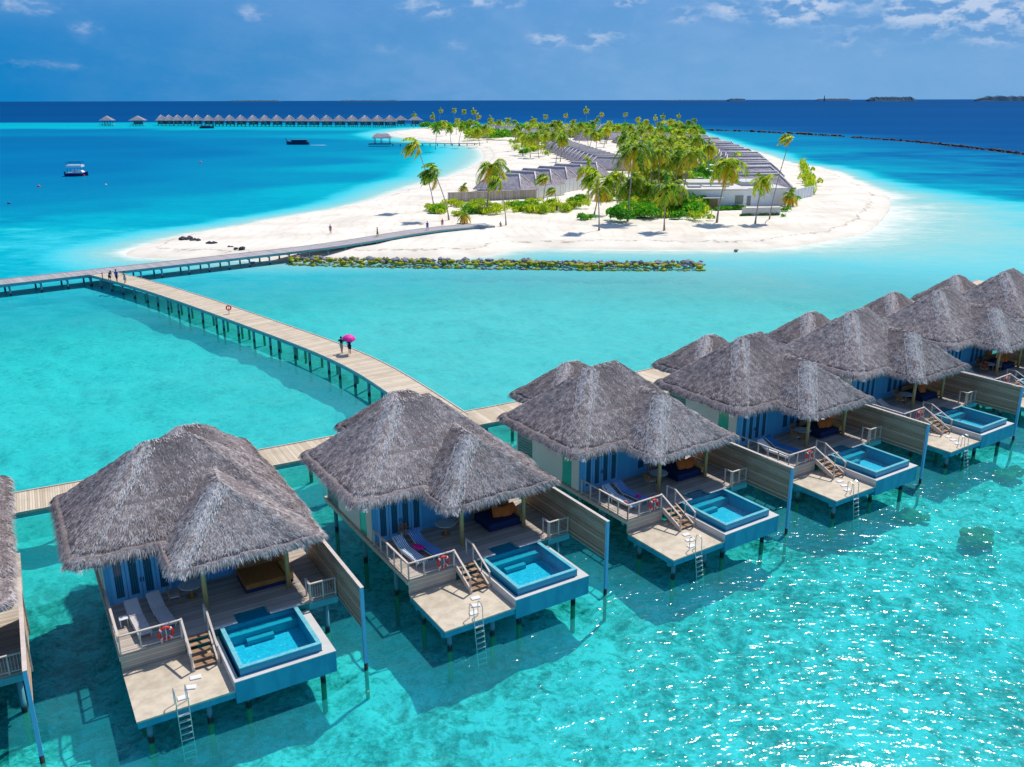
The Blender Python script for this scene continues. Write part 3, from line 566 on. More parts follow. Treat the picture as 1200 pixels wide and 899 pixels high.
    MB().box(4.15, 5.3, 3.955, 4.14, ZU+.003, ZU+.05).build('pool_coping', 'white_ledge', pool); MB().box(6.9, 8.6, 3.955, 4.14, ZU+.003, ZU+.05).build('pool_coping', 'white_ledge', pool)
    MB().box(r0+.16, r1-.16, q0+.16, q1-.02, .98, 1.5).build('pool_floor', 'pool_tile', pool)
    sp = MB(); sp.box(5.32, 6.88, 4.06, 4.94, 2.15, 2.26); sp.box(r0+.17, r1-.17, 3.5, q1-.03, 1.51, 2.0); sp.box(5.5, 6.8, 3.15, 3.495, 1.51, 1.75); sp.build('pool_bench', 'pool_step', pool)
    wv = MB(); wv.add([(r0+.16, q0+.16, ZRIM-.07), (r1-.16, q0+.16, ZRIM-.07), (r1-.16, q1-.02, ZRIM-.07), (r0+.16, q1-.02, ZRIM-.07)], [(0, 1, 2, 3)])
    wv.add([(5.32, q1+.01, ZRIM-.071), (6.88, q1+.01, ZRIM-.071), (6.88, 4.94, ZRIM-.071), (5.32, 4.94, ZRIM-.071)], [(0, 1, 2, 3)]); wv.build('pool_water', 'pool_water', pool)
    # swim ladder
    la = MB()
    for x in (1.62, 2.12):
        la.tube([(x, .42, ZL), (x, .42, ZL+.72), (x, .36, ZL+.84), (x, .22, ZL+.88), (x, .06, ZL+.84), (x, -.04, ZL+.7), (x, -.08, ZL), (x, -.45, -.9)], .024, 7)
    for k in range(8): z = ZL-.28-.28*k; y = -.10-.15*(k+1)*.28/1.0; la.box(1.63, 2.11, y-.06, y+.06, z-.02, z+.02)
    la.build('swim_ladder', 'steel', t)
    # privacy screen
    w = MB()
    for k in range(18):
        z = 2.17+k*.126; w.box(10.40+.012*(k % 2), 10.46+.012*(k % 2), .66, 9.0, z, z+.112)
    scr = w.build('privacy_screen', 'slat_wood', t)
    p = MB(); p.box(10.36, 10.52, .50, .655, 0.35, 4.50); p.build('screen_post', 'blue_post', scr)
    MB().tube([(10.44, .58, -2.1), (10.44, .58, .35)], .10, 10).build('screen_stilt', 'stilt', scr, True)
    p = MB(); p.box(10.475, 10.54, 4.3, 4.42, 2.1, 4.5); p.box(10.475, 10.54, 7.6, 7.72, 2.1, 4.5); p.box(10.36, 10.54, .50, 9.0, 4.505, 4.54); p.build('screen_frame', 'rail_wood', scr)
    # porch posts
    for x in (4.30, 8.45):
        MB().tube([(x, 6.0, ZU), (x, 6.0, 5.75)], .125, 12).build('porch_post', 'post_wood', t, True)
    MB().box(3.6, 9.3, 5.93, 6.07, 5.3, 5.5).build('porch_beam', 'post_wood', t)
    # house body
    y = 8.85
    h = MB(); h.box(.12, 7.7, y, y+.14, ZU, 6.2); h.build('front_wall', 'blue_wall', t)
    MB().box(7.7, 9.24, y+.02, y+.15, ZU, 6.0).build('recess_wall', 'timber', t)
    h = MB(); h.box(.10, .24, y+.145, 9.75, ZU, 5.7); h.box(.10, .24, 10.75, 14.2, ZU, 5.7); h.box(.10, 9.2, 16.0, 16.14, ZU, 5.4); h.box(9.1, 9.24, y+.16, 16.0, ZU, 5.6)
    h.build('side_wall', 'white_wall', t)
    MB().box(.13, .20, 9.753, 10.747, ZU, 5.6).build('glass_panel', 'mint_glass', t)
    h = MB()
    for k in range(16): h.bar((.16, 14.25, ZU+.1+k*.2), (.16, 15.95, ZU+.1+k*.2), .03, .13)
    h.build('louvre_screen', 'louvre', t)
    dcurt = 'curtain_glass'
    for x in (.42, 1.12, 1.82, 2.52):
        d_ = MB(); d_.box(x, x+.14, y-.05, y-.003, ZU+.004, 5.0); d_.box(x+.52, x+.66, y-.05, y-.003, ZU+.004, 5.0); d_.box(x+.14, x+.52, y-.05, y-.003, ZU+.004, ZU+.28); d_.box(x+.14, x+.52, y-.05, y-.003, 4.85, 5.0)
        do = d_.build('door', 'blue_frame', t)
        MB().box(x+.14, x+.52, y-.025, y-.004, ZU+.285, 4.845).build('pane', dcurt, do)
    for x in (1.75, 1.88): MB().tube([(x, y-.10, 3.3), (x, y-.10, 3.55)], .02, 6).build('door_handle', 'black_rubber', t)
    for x in (4.9, 5.7, 6.5):
        d_ = MB(); d_.box(x, x+.08, y-.04, y-.003, 2.75, 5.0); d_.box(x+.6, x+.68, y-.04, y-.003, 2.75, 5.0); d_.box(x+.08, x+.6, y-.04, y-.003, 2.75, 2.85); d_.box(x+.08, x+.6, y-.04, y-.003, 4.9, 5.0)
        do = d_.build('window', 'blue_frame', t)
        MB().box(x+.08, x+.6, y-.02, y-.004, 2.855, 4.895).build('pane', dcurt, do)
    # entry lobby behind
    h = MB(); h.box(3.8, 9.4, 16.2, 19.4, ZU, 5.7); h.build('entry_lobby', 'white_wall', t)
    MB().box(3.4, 9.8, 16.42, 21.5, ZU-.22, ZU-.004).build('entry_deck', 'deck_boards', t)
    # roofs
    roof_obj('main_roof', t, rrect(-1.5, 10.35, 7.4, 16.4, .6), (3.15, 11.95, 9.55), (5.45, 11.95, 9.6), 5.5, seed=3)
    roof_obj('porch_roof', t, rrect(2.6, 10.3, 4.75, 13.0, .6), (5.85, 7.8, 8.25), (6.2, 11.2, 8.15), 5.26, seed=5)
    roof_obj('entry_roof', t, rrect(2.6, 10.4, 15.2, 21.3, .8), (5.9, 18.2, 7.9), (7.0, 18.2, 7.9), 5.2, seed=8, blades=90)
    return t
mt, t = newmat('curtain_glass'); tc = t.n('ShaderNodeTexCoord'); s_ = t.n('ShaderNodeSeparateXYZ', {0: tc.outputs['Object']})
wv_ = t.m('SINE', t.m('MULTIPLY', s_.outputs[0], 60.)); finish(t, t.mix(t.smooth(wv_, -1., 1.), (.006, .07, .12), (.02, .16, .24)), .15, spec=.6)

VIL = [(-28.6, 25.0, R(29.3)), (-15.857, 31.175, .533), (-3.334, 37.805, .558), (9.172, 44.835, .587), (21.137, 52.582, .585), (32.542, 60.923, .599), (44.27, 69.818, .632), (55.6, 79.1, .66)]
VLAB = ['thatched water villa cut off by the left edge of the picture', 'biggest thatched water villa, bottom left, with bare pale loungers on its deck', 'thatched water villa with striped towels and a magenta cloth on its loungers',
        'thatched water villa in the middle with striped loungers and white mats below the stairs', 'thatched water villa with blue towels on the loungers, right of the middle one',
        'thatched water villa with pale grey loungers just before the one with seated guests', 'thatched water villa at the right edge whose porch has seated guests', 'farthest thatched water villa, only its roof showing at the right edge']
VN = ['the villa at the left edge', 'the bottom left villa', 'the second full villa', 'the middle villa', 'the fourth full villa', 'the fifth full villa', 'the villa with guests', 'the farthest villa']
v0 = make_villa(); VO = []
for i, (x, y, a) in enumerate(VIL):
    o = v0 if i == 0 else copy_tree(v0)
    o.location = (x, y, 0); o.rotation_euler = (0, 0, a)
    tag(o, VLAB[i], 'villa', 'thatched villas on stilts along the lagoon'); VO.append(o)
def VW(i, x, y, z): X_, Y_, a = VIL[i]; c, s = math.cos(a), math.sin(a); return (X_+c*x-s*y, Y_+s*x+c*y, z)
def put(o, i, x, y, z, rz=0.): o.location = VW(i, x, y, z); o.rotation_euler = (0, 0, VIL[i][2]+rz); return o

# ------------------------------------------------------------------ things on the villa decks
def lounger(towel):
    t = empty('sun_lounger'); f = MB()
    for x in (-.30, .30):
        f.bar((x, -1.35, .27), (x, .45, .27), .05, .06); f.bar((x, .45, .27), (x, 1.28, .70), .05, .06)
    for k in range(3): f.bar((-.3, -1.2+k*.8, .26), (.3, -1.2+k*.8, .26), .05)
    f.build('frame', 'white_plastic', t)
    for x in (-.28, .28):
        for y in (-1.15, .4): MB().bar((x, y, 0), (x, y, .26), .05).build('leg', 'white_plastic', t)
    prof = [(-1.38, .305), (-.5, .31), (.42, .31), (.62, .37), (1.32, .74)]
    mb = MB(); n = len(prof)
    vs = [(sx*.30, y, z) for y, z in prof for sx in (-1, 1)]+[(sx*.30, y, z+.06) for y, z in prof for sx in (-1, 1)]
    fs = []
    for k in range(n-1): a = 2*k; fs += [(a, a+1, a+3, a+2)[::-1], (2*n+a, 2*n+a+1, 2*n+a+3, 2*n+a+2), (a, a+2, 2*n+a+2, 2*n+a), (a+1, 2*n+a+1, 2*n+a+3, a+3)]
    fs += [(0, 2*n, 2*n+1, 1), (2*n-2, 2*n-1, 4*n-1, 4*n-2)]; mb.add(vs, fs); mb.build('mattress', towel or 'lounge_grey', t, bevel=.015)
    if towel:
        mb = MB(); mb.add([(sx*.27, y, z) for y, z in ((.95, .545), (1.22, .685)) for sx in (-1, 1)]+[(sx*.25, y-.03, z+.09) for y, z in ((.95, .56), (1.22, .70)) for sx in (-1, 1)], [(0, 2, 3, 1), (4, 5, 7, 6), (0, 1, 5, 4), (2, 6, 7, 3), (0, 4, 6, 2), (1, 3, 7, 5)])
        mb.build('head_cushion', towel, t, bevel=.02)
    return t
TOW = [('towel_white', 'towel_white'), (None, None), ('towel_stripe_light', 'towel_stripe_blue'), ('towel_stripe_light', 'towel_stripe_blue'), ('towel_white', 'towel_blue'), (None, None), (None, None), ('towel_white', 'towel_blue')]
TD = {None: 'bare pale grey', 'towel_white': 'white towelled', 'towel_stripe_light': 'white and blue striped', 'towel_stripe_blue': 'blue striped', 'towel_blue': 'blue towelled'}
proto = {}
for i in range(7):
    for k in range(2):
        key = TOW[i][k]
        if key not in proto: proto[key] = lounger(key); o = proto[key]
        else: o = copy_tree(proto[key])
        put(o, i, (1.15, 2.25)[k], (6.25, 6.45)[k]-.1*(i % 2), ZU, (.06, .10)[k]+.02*(i % 3))
        tag(o, f"{TD[key]} sun lounger, {('the one nearer', 'the one farther from')[k]} the railing, {VN[i]}", 'sun lounger', 'sun loungers on the villa decks')
def single(name, mb, mat, label, cat, group=None, parent=None, **kw):
    o = mb.build(name, mat, parent, **kw); tag(o, label, cat, group); return o
lb = None
for i in range(8):
    if lb is None:
        lb = empty('lifebuoy'); m_ = MB().torus((0, 0, 0), .30, .075, n=28); m_.build('ring', 'red_float', lb, True)
        for a in (45, 135, 225, 315):
            pts = [(math.cos(R(a+q))*.30, 0, math.sin(R(a+q))*.30) for q in (-7, 0, 7)]; MB().tube(pts, .082, 8).build('white_band', 'white_plastic', lb, True)
        MB().tube([(0, -.05, .3), (.02, -.07, 0), (-.02, -.06, -.35)], .03, 6).build('rope', 'rope', lb); o = lb
    else: o = copy_tree(lb)
    put(o, i, 2.05, 3.99, ZU+.52, .0); tag(o, f'red lifebuoy ring hung on the deck railing of {VN[i]}', 'lifebuoy', 'lifebuoys on villa railings')
# dining table and chairs
def make_table():
    t = empty('round_table'); MB().lathe((0, 0, 0), [(.02, .70), (.58, .70), (.60, .72), (.58, .745), (.02, .75)], 24).build('table_top', 'table_top', t)
    MB().lathe((0, 0, 0), [(.30, 0), (.28, .04), (.07, .08), (.06, .55), (.12, .695)], 12).build('pedestal', 'timber', t); return t
def make_chair():
    t = empty('wooden_armchair')
    for x in (-.25, .25):
        MB().bar((x, -.24, 0), (x, -.24, .62), .045).build('leg', 'timber', t); MB().bar((x, .24, 0), (x, .28, .86), .045).build('leg', 'timber', t)
        MB().bar((x, -.27, .63), (x, .26, .63), .05, .035).build('armrest', 'timber', t)
    MB().box(-.24, .24, -.24, .24, .40, .46).build('seat', 'lounge_grey', t, bevel=.015)
    b = MB(); b.bar((-.25, .27, .84), (.25, .27, .84), .05, .05)
    for k in range(4): b.bar((-.18+k*.12, .26, .46), (-.18+k*.12, .27, .83), .035)
    b.build('backrest', 'timber', t); return t
tb = make_table(); ch = make_chair()
CP = {0: (4.75, 7.35), 1: (3.9, 7.55), 2: (4.1, 7.6), 3: (5.3, 7.1), 4: (5.3, 7.2), 5: (5.2, 7.2), 6: (5.1, 7.2)}
for i in range(7):
    x, y = CP[i]; o = tb if i == 0 else copy_tree(tb); put(o, i, x, y, ZU); tag(o, f'round white topped dining table on the porch of {VN[i]}', 'table', 'round porch tables')
    chs = [(-.85, -.1, 1.5), (.25, .85, 0.)]
    if i == 2: chs = [(-2.2, .75, .2), (.75, .45, -.9)]
    for k, (dx, dy, rz) in enumerate(chs):
        o = ch if (i, k) == (0, 0) else copy_tree(ch); put(o, i, x+dx, y+dy, ZU, rz)
        tag(o, f"brown wooden armchair {('left of', 'behind')[k]} the round table of {VN[i]}" if (i, k) != (2, 0) else 'brown wooden armchair standing behind the striped lounger by the blue doors', 'armchair', 'wooden porch armchairs')
# daybeds
def cushion(c, sx, sy, sz, rz=0., tilt=0.):
    vs = []; n = 9; fs = []
    for s_ in (1, -1):
        for a in range(n):
            for b in range(n):
                u = a/(n-1)*2-1; v = b/(n-1)*2-1; h = (max(0, (1-u**4))*max(0, (1-v**4)))**.45
                vs.append((u*sx*(1-.06*v*v), v*sy*(1-.06*u*u), s_*h*sz))
    for s_ in range(2):
        for a in range(n-1):
            for b in range(n-1):
                q = s_*n*n+a*n+b; f = (q, q+n, q+n+1, q+1); fs.append(f if s_ == 0 else f[::-1])
    Mx = Matrix.Translation(c) @ Matrix.Rotation(rz, 4, 'Z') @ Matrix.Rotation(tilt, 4, 'X')
    return MB().add([tuple(Mx @ Vector(v)) for v in vs], fs)
def make_daybed(mat):
    t = empty('daybed')
    b = MB(); b.box(-1.1, 1.35, -.95, .95, .06, .22); b.build('base', 'navy_cloth', t, bevel=.01)
    MB().box(-1.1, 1.0, -.95, .95, .225, .50).build('mattress', mat, t, bevel=.05)
    MB().box(1.02, 1.38, -.95, .55, .225, .62).build('side_box', 'ochre_wood', t, bevel=.01)
    MB().box(-1.12, 1.38, .96, 1.08, .06, .85).build('backrest', 'timber', t, bevel=.01); return t
db = make_daybed('navy_cloth'); dr = None
for i in range(7):
    if i == 0: o = db
    elif i == 1: o = make_daybed('rust_cloth')
    else: o = copy_tree(db)
    put(o, i, 7.45, 7.3, ZU, 0.); tag(o, f"{'rust brown' if i == 1 else 'navy blue'} daybed with ochre end box, porch of {VN[i]}", 'daybed', 'porch daybeds')
    if i not in (1,):
        for k in range(3):
            if i == 5 and k: continue
            o = single('cushion', cushion((0, 0, 0), .33, .33, .13, 0, .9), 'orange_cloth', f"orange cushion, {('left', 'middle', 'right')[k]} one on the daybed of {VN[i]}", 'cushion', 'orange daybed cushions')
            put(o, i, 7.35+k*.5, 7.15-.15*(k % 2), ZU+.80, .25*(k-1))
for i in range(7):
    for k, (x, y, rz) in enumerate(((2.80, 1.86, .3), (2.45, 1.24, .1), (2.02, .66, .4))):
        o = single('step_mat', MB().box(-.24, .24, -.15, .15, 0, .05), 'white_plastic', f"white slab {('nearest the stairs', 'halfway along', 'nearest the ladder')[k]} on the lower deck of {VN[i]}", 'mat', 'white slabs on lower decks', bevel=.01)
        put(o, i, x, y, ZL+.002, rz-.45)
o = single('folded_cloth', cushion((0, 0, 0), .22, .38, .08), 'magenta_cloth', 'magenta cloth lying across a striped lounger', 'cloth'); put(o, 2, 1.72, 6.35, ZU+.45, .3)
o = single('folded_cloth', cushion((0, 0, 0), .14, .2, .06), 'magenta_cloth', 'small magenta cloth on the blue lounger of the middle villa', 'cloth'); put(o, 3, 2.2, 5.6, ZU+.43, .3)
o = single('folded_cloth', cushion((0, 0, 0), .13, .18, .05), 'cloth_pink', 'small pink cloth on the striped lounger of the middle villa', 'cloth'); put(o, 3, 1.1, 5.4, ZU+.42, .3)
st_ = empty('side_table'); MB().box(-.2, .2, -.2, .2, .38, .42).build('table_top', 'white_plastic', st_, bevel=.008)
for x in (-.16, .16):
    for y in (-.16, .16): MB().bar((x, y, 0), (x, y, .378), .04).build('leg', 'white_plastic', st_)
put(st_, 1, .55, 6.6, ZU); tag(st_, 'small white side table left of the bare loungers', 'side table')

# ------------------------------------------------------------------ boardwalks
def jetty(name, label, pts, wid, z, step, end_z=None, beams='teal_beam', mat='jetty_boards', pile_to=1e9):
    ln = smooth_line(pts, 3); P = [ln[0]]
    for a, b in zip(ln[:-1], ln[1:]):
        L = np.hypot(*(b-a)); k = max(1, int(L/1.0)); P += [a+(b-a)*(q+1)/k for q in range(k)]
    P = np.array(P); n = len(P); T = np.gradient(P, axis=0); T /= np.hypot(*T.T)[:, None]; Nn = np.column_stack([-T[:, 1], T[:, 0]])
    S_ = np.concatenate([[0], np.cumsum(np.hypot(*np.diff(P, axis=0).T))])
    zz = np.full(n, z); 
    if end_z is not None: zz = z+(end_z-z)*np.clip((S_-S_[-1]+14)/14, 0, 1)
    W2 = wid/2; l = P+Nn*W2; r = P-Nn*W2
    root = empty(name, (float(P[0, 0]), float(P[0, 1]), 0)); off = np.array([P[0, 0], P[0, 1]])
    l = l-off; r = r-off; C = P-off
    V = np.vstack([np.column_stack([l, zz]), np.column_stack([r, zz]), np.column_stack([l, zz-.09]), np.column_stack([r, zz-.09])])
    i = np.arange(n-1); Qd = np.vstack([np.stack([n+i, n+i+1, i+1, i], -1), np.stack([2*n+i, 2*n+i+1, 3*n+i+1, 3*n+i], -1), np.stack([i, i+1, 2*n+i+1, 2*n+i], -1), np.stack([n+i+1, n+i, 3*n+i, 3*n+i+1], -1), np.array([[0, 2*n, 3*n, n], [n-1, 2*n-1, 4*n-1, 3*n-1]])])
    me = np_mesh('deck', V, Qd, mat); uv = me.uv_layers.new(name='UVMap'); vi = np.empty(len(me.loops), np.int32); me.loops.foreach_get('vertex_index', vi)
    uvs = np.column_stack([S_[vi % n], np.where((vi//n) % 2 == 0, 0, wid)]); uv.data.foreach_set('uv', uvs.astype(np.float32).ravel()); link('deck', me, root)
    eb = MB()
    for side in (-1, 1):
        off2 = Nn*(W2-.12)*side
        for k in range(0, n-1, 2):
            k2 = min(k+2, n-1); a = C[k]+off2[k]; b = C[k2]+off2[k2]; eb.bar((*a, zz[k]-.24), (*b, zz[k2]-.24), .12, .28)
    eb.build('side_beam', beams, root)
    kb = MB()
    for side in (-1, 1):
        off2 = Nn*(W2-.05)*side
        for k in range(0, n-1, 2):
            k2 = min(k+2, n-1); a = C[k]+off2[k]; b = C[k2]+off2[k2]; kb.bar((*a, zz[k]+.035), (*b, zz[k2]+.035), .09, .06)
    kb.build('kerb_rail', 'rail_wood', root)
    s = step*.5; cb = MB()
    while s < min(S_[-1], pile_to):
        k = int(np.argmin(abs(S_-s))); s += step
        a = C[k]+Nn[k]*(W2-.25); b = C[k]-Nn[k]*(W2-.25); cb.bar((*a, zz[k]-.48), (*b, zz[k]-.48), .2, .2)
        for q in (a, b): MB().tube([(q[0], q[1], -2.1), (q[0], q[1], zz[k]-.38)], .14, 8).build('stilt', 'stilt', root, True)
    cb.build('cross_beam', beams, root)
    tag(root, label, 'boardwalk'); return root
planks('jetty_boards', (.54, .42, .28), (.74, .62, .46), 0, .15, world=True, gap=.1, wear=.6)
planks('jetty_boards_grey', (.36, .32, .31), (.50, .46, .46), 0, .15, world=True, gap=.1, wear=.5)
jetty('boardwalk', 'long grey boardwalk running from the left edge to the beach', [(-108, 98), (-73.3, 125.3), (-60.3, 135.8), (-47, 146.5), (-31.8, 159), (-20.2, 175.2), (-11, 184.0), (-4.5, 187.5)], 4.5, 1.755, 3.6, 1.5, mat='jetty_boards_grey', pile_to=118)
jetty('boardwalk', 'curved sandy coloured boardwalk from the junction to the villas', [(-63, 133.2), (-52.8, 124.5), (-40.8, 112.7), (-30.4, 101.6), (-20, 90.5), (-14, 83), (-9.6, 75.8), (-5.2, 68)], 3.7, 1.75, 3.3)
jetty('boardwalk', 'straight boardwalk passing behind the villas', [(-60, 37), (-36, 50), (-30.2, 53.2), (-18.2, 59.4), (-12, 63), (-5, 67.0), (2, 70.8), (12.6, 79), (24, 87.5), (36, 96.5), (48, 107), (68, 124)], 3.6, 1.745, 4.5)

# ------------------------------------------------------------------ people
def person(joints, cloth, label, loc, rz, skirt=False, cap=None, group=None):
    """joints: dict of 3-D points; one skinned body, clothing and hair as parts"""
    J = joints; order = ['pelvis', 'waist', 'chest', 'neck', 'head', 'crown']
    vs = []; ed = []; rad = []; idx = {}
    def v(k, r): idx[k] = len(vs); vs.append(J[k]); rad.append(r)
    for k, r in (('pelvis', .13), ('waist', .11), ('chest', .14), ('neck', .055), ('head', .095), ('crown', .075)): v(k, r)
    for s in 'lr':
        v('sho'+s, .065); v('elb'+s, .045); v('wri'+s, .032); v('hip'+s, .095); v('kne'+s, .06); v('ank'+s, .042); v('toe'+s, .04)
    E_ = [('pelvis', 'waist'), ('waist', 'chest'), ('chest', 'neck'), ('neck', 'head'), ('head', 'crown')]
    for s in 'lr': E_ += [('chest', 'sho'+s), ('sho'+s, 'elb'+s), ('elb'+s, 'wri'+s), ('pelvis', 'hip'+s), ('hip'+s, 'kne'+s), ('kne'+s, 'ank'+s), ('ank'+s, 'toe'+s)]
    ed = [(idx[a], idx[b]) for a, b in E_]
    # hands: a palm with five short fingers
    me = bpy.data.meshes.new('person')
    for s in 'lr':
        w = Vector(J['wri'+s]); d = (w-Vector(J['elb'+s])).normalized(); side = d.cross(Vector((0, 1, 0))).normalized() if abs(d.y) < .9 else Vector((1, 0, 0))
        b0 = len(vs); vs.append(tuple(w+d*.07)); rad.append(.030); ed.append((idx['wri'+s], b0))
        for k, (o_, l_) in enumerate(((-.035, .07), (-.012, .09), (.012, .085), (.033, .065), (-.05, .02))):
            vs.append(tuple(w+d*(.07+l_)+side*o_)); rad.append(.010); ed.append((b0, len(vs)-1))
    me.from_pydata([tuple(q) for q in vs], ed, []); me.materials.append(M['skin'])
    o = link('person', me); mo = o.modifiers.new('skin', 'SKIN'); sk = me.skin_vertices[0]
    for i_, r in enumerate(rad): sk.data[i_].radius = (r, r)
    sk.data[0].use_root = True
    mo.use_smooth_shade = True; sb = o.modifiers.new('subsurf', 'SUBSURF'); sb.levels = 1; sb.render_levels = 1
    top, bottom = cloth
    g = lambda k: Vector(J[k])
    mb = MB(); up_ = (g('chest')-g('pelvis')).normalized()
    mb.tube([g('pelvis')-up_*.03, g('waist'), g('chest')-up_*.02, g('chest')+up_*.10, g('neck')], [.165, .155, .185, .16, .07], 12, .72)
    for s in 'lr': mb.tube([g('chest')+(g('sho'+s)-g('chest'))*.6, g('sho'+s), g('elb'+s)*.75+g('sho'+s)*.25], [.09, .085, .062], 8)
    mb.build('shirt', top, o, True)
    mb = MB()
    if skirt:
        kn = (g('knel')+g('kner'))/2; mb.tube([g('waist'), g('pelvis'), kn*.5+g('pelvis')*.5, kn], [.15, .18, .21, .25], 12, .9)
    else:
        mb.tube([g('waist'), g('pelvis'), (g('hipl')+g('hipr'))/2-up_*.07], [.15, .175, .16], 12, .8)
        for s in 'lr': mb.tube([g('hip'+s)+up_*.04, g('hip'+s)*.4+g('kne'+s)*.6, g('kne'+s)*.92+g('hip'+s)*.08], [.115, .095, .085], 9)
    mb.build('skirt' if skirt else 'shorts', bottom, o, True)
    hd = g('head'); cr = g('crown'); d = (cr-g('neck')).normalized()
    mb = MB(); fwd = Vector((0, -1, 0)); mb.tube([hd-d*.03-fwd*.03, hd+d*.05-fwd*.02, cr+d*.06-fwd*.01, cr+d*.10], [.095, .118, .095, .03], 10); mb.build('hair', cap or 'hair', o, True)
    fc = MB()
    for sx in (-.035, .035): fc.tube([hd+fwd*.085+Vector((sx, 0, .035)), hd+fwd*.105+Vector((sx, 0, .035))], .012, 6)
    fc.build('eyes', 'black_rubber', o)
    nb = MB(); nb.tube([hd+fwd*.085+Vector((0, 0, .03)), hd+fwd*.125+Vector((0, 0, -.01))], [.008, .018], 6); nb.build('nose', 'skin', o, True)
    nb = MB(); nb.bar(hd+fwd*.098+Vector((-.028, 0, -.045)), hd+fwd*.098+Vector((.028, 0, -.045)), .010); nb.build('mouth', 'cloth_red', o)
    for sx in (-.105, .105): MB().tube([hd+Vector((sx*.85, .01, .03)), hd+Vector((sx, .01, -.02))], .02, 6).build('ear', 'skin', o, True)
    o.location = loc; o.rotation_euler = (0, 0, rz); tag(o, label, 'person', group); return o
def stand(h=1.72, armR=None, armL=None, stride=.06, lean=0., bend=0.):
    s = h/1.72; J = dict(pelvis=(0, 0, .93), waist=(0, -.01, 1.08), chest=(0, -.0, 1.32), neck=(0, 0, 1.49), head=(0, -.01, 1.60), crown=(0, 0, 1.68))
    if bend:
        a = bend; 
        for k in ('waist', 'chest', 'neck', 'head', 'crown'):
            x, y, z = J[k]; q = z-.93; J[k] = (x, y-q*math.sin(a), .93+q*math.cos(a))
    for s_, sg in (('l', 1), ('r', -1)):
        st2 = stride*sg; J['hip'+s_] = (.095*sg, 0, .88); J['kne'+s_] = (.10*sg, -st2-.02, .48); J['ank'+s_] = (.11*sg, st2*-1.6+.02, .08); J['toe'+s_] = (.12*sg, st2*-1.6-.13, .035)
        c = J['chest']; J['sho'+s_] = (.19*sg, c[1], c[2]+.07); J['elb'+s_] = (.25*sg, c[1]+.02, c[2]-.20); J['wri'+s_] = (.26*sg, c[1]-.08, c[2]-.44)
    if armR: J['elbr'], J['wrir'] = armR
    if armL: J['elbl'], J['wril'] = armL
    return {k: tuple(q*s for q in v) for k, v in J.items()}
def sit():
    J = dict(pelvis=(0, 0, .52), waist=(0, .0, .67), chest=(0, .01, .90), neck=(0, 0, 1.07), head=(0, -.02, 1.18), crown=(0, -.01, 1.26))
    for s_, sg in (('l', 1), ('r', -1)):
        J['hip'+s_] = (.095*sg, -.02, .51); J['kne'+s_] = (.13*sg, -.42, .52); J['ank'+s_] = (.13*sg, -.44, .10); J['toe'+s_] = (.13*sg, -.58, .05)
        J['sho'+s_] = (.19*sg, 0, .97); J['elb'+s_] = (.25*sg, -.05, .72); J['wri'+s_] = (.15*sg, -.30, .70)
    return J
def ap(px, py, z): v = A(px, py, z); return (v.x, v.y, z)
person(stand(1.68, bend=.55, armR=((-.28, -.45, 1.05), (-.2, -.6, .9))), ('cloth_dteal', 'cloth_navy'), 'bending person in dark teal top, left of the three at the junction', ap(129, 330, 1.76), R(60), group=None)
person(stand(1.80), ('cloth_blue', 'cloth_navy'), 'person in bright blue shirt, middle of the three at the boardwalk junction', ap(137.3, 330.5, 1.76), R(170))
person(stand(1.66, armR=((-.3, -.2, 1.15), (-.3, -.45, 1.15))), ('cloth_sage', 'cloth_sage'), 'person in pale green dress, right of the three at the boardwalk junction', ap(147, 331.5, 1.76), R(-60), skirt=True)
person(stand(1.74, armR=((-.36, .0, 1.2), (-.22, -.14, 1.32)), armL=((.36, .0, 1.2), (.2, -.14, 1.32))), ('cloth_black', 'cloth_grey'), 'person in black shirt and grey shorts beside the umbrella holder', ap(400.7, 414, 1.76), R(160))
person(stand(1.66, armR=((-.2, -.2, 1.2), (-.1, -.25, 1.42))), ('cloth_navy', 'cloth_navy'), 'person in navy standing under the pink umbrella', ap(410.0, 414.5, 1.76), R(170))
um = empty('umbrella'); cn = MB(); n = 16; prof = [(0.02, .52), (.25, .49), (.45, .40), (.62, .25), (.70, .12)]; prof += [(.69, .11), (.44, .375), (.24, .465), (.02, .495)]
vs = []
for r, z in prof:
    for j in range(n): a = 2*math.pi*j/n; q = r*(1 if j % 2 == 0 else .965); vs.append((q*math.cos(a), q*math.sin(a), z))
cn.add(vs, [(i*n+j, i*n+(j+1) % n, (i+1)*n+(j+1) % n, (i+1)*n+j) for i in range(len(prof)-1) for j in range(n)]+[tuple(range(n))]); cn.build('canopy', 'pink_umbrella', um)
MB().tube([(0, 0, -.35), (0, 0, .60)], .012, 6).build('shaft', 'black_rubber', um)
p_ = ap(410.0, 414.5, 1.76); um.location = (p_[0]+.0, p_[1]-.12, 1.76+1.50); um.rotation_euler = (R(14), R(6), 0); tag(um, 'bright pink open umbrella held over a person on the curved boardwalk', 'umbrella')
for lab, q, tp, bt, rz, sk in (('person in pale purple standing alone on the white beach above the boardwalk', (387.5, 274, 1.25), 'cloth_purple', 'cloth_pink', 10, False), ('person in red top and bright green skirt at the edge of the boardwalk', (442.5, 277.5, 1.76), 'cloth_red', 'cloth_green', 100, True),
                               ('person in blue walking on the boardwalk near the beach', (501, 270, 1.76), 'cloth_blue', 'cloth_blue', 20, False), ('person in red and pink beside the boardwalk end', (518.5, 266.5, 1.3), 'cloth_red', 'cloth_pink', 200, False),
                               ('person in teal standing by the yellow green shrubs', (638, 247, 1.25), 'cloth_teal', 'cloth_grey', 30, False), ('person in dark navy right of the one in teal, by the shrubs', (652.5, 249, 1.25), 'cloth_navy', 'cloth_navy', 0, False)):
    person(stand(1.75, stride=.1), (tp, bt), lab, ap(*q), R(rz), skirt=sk)
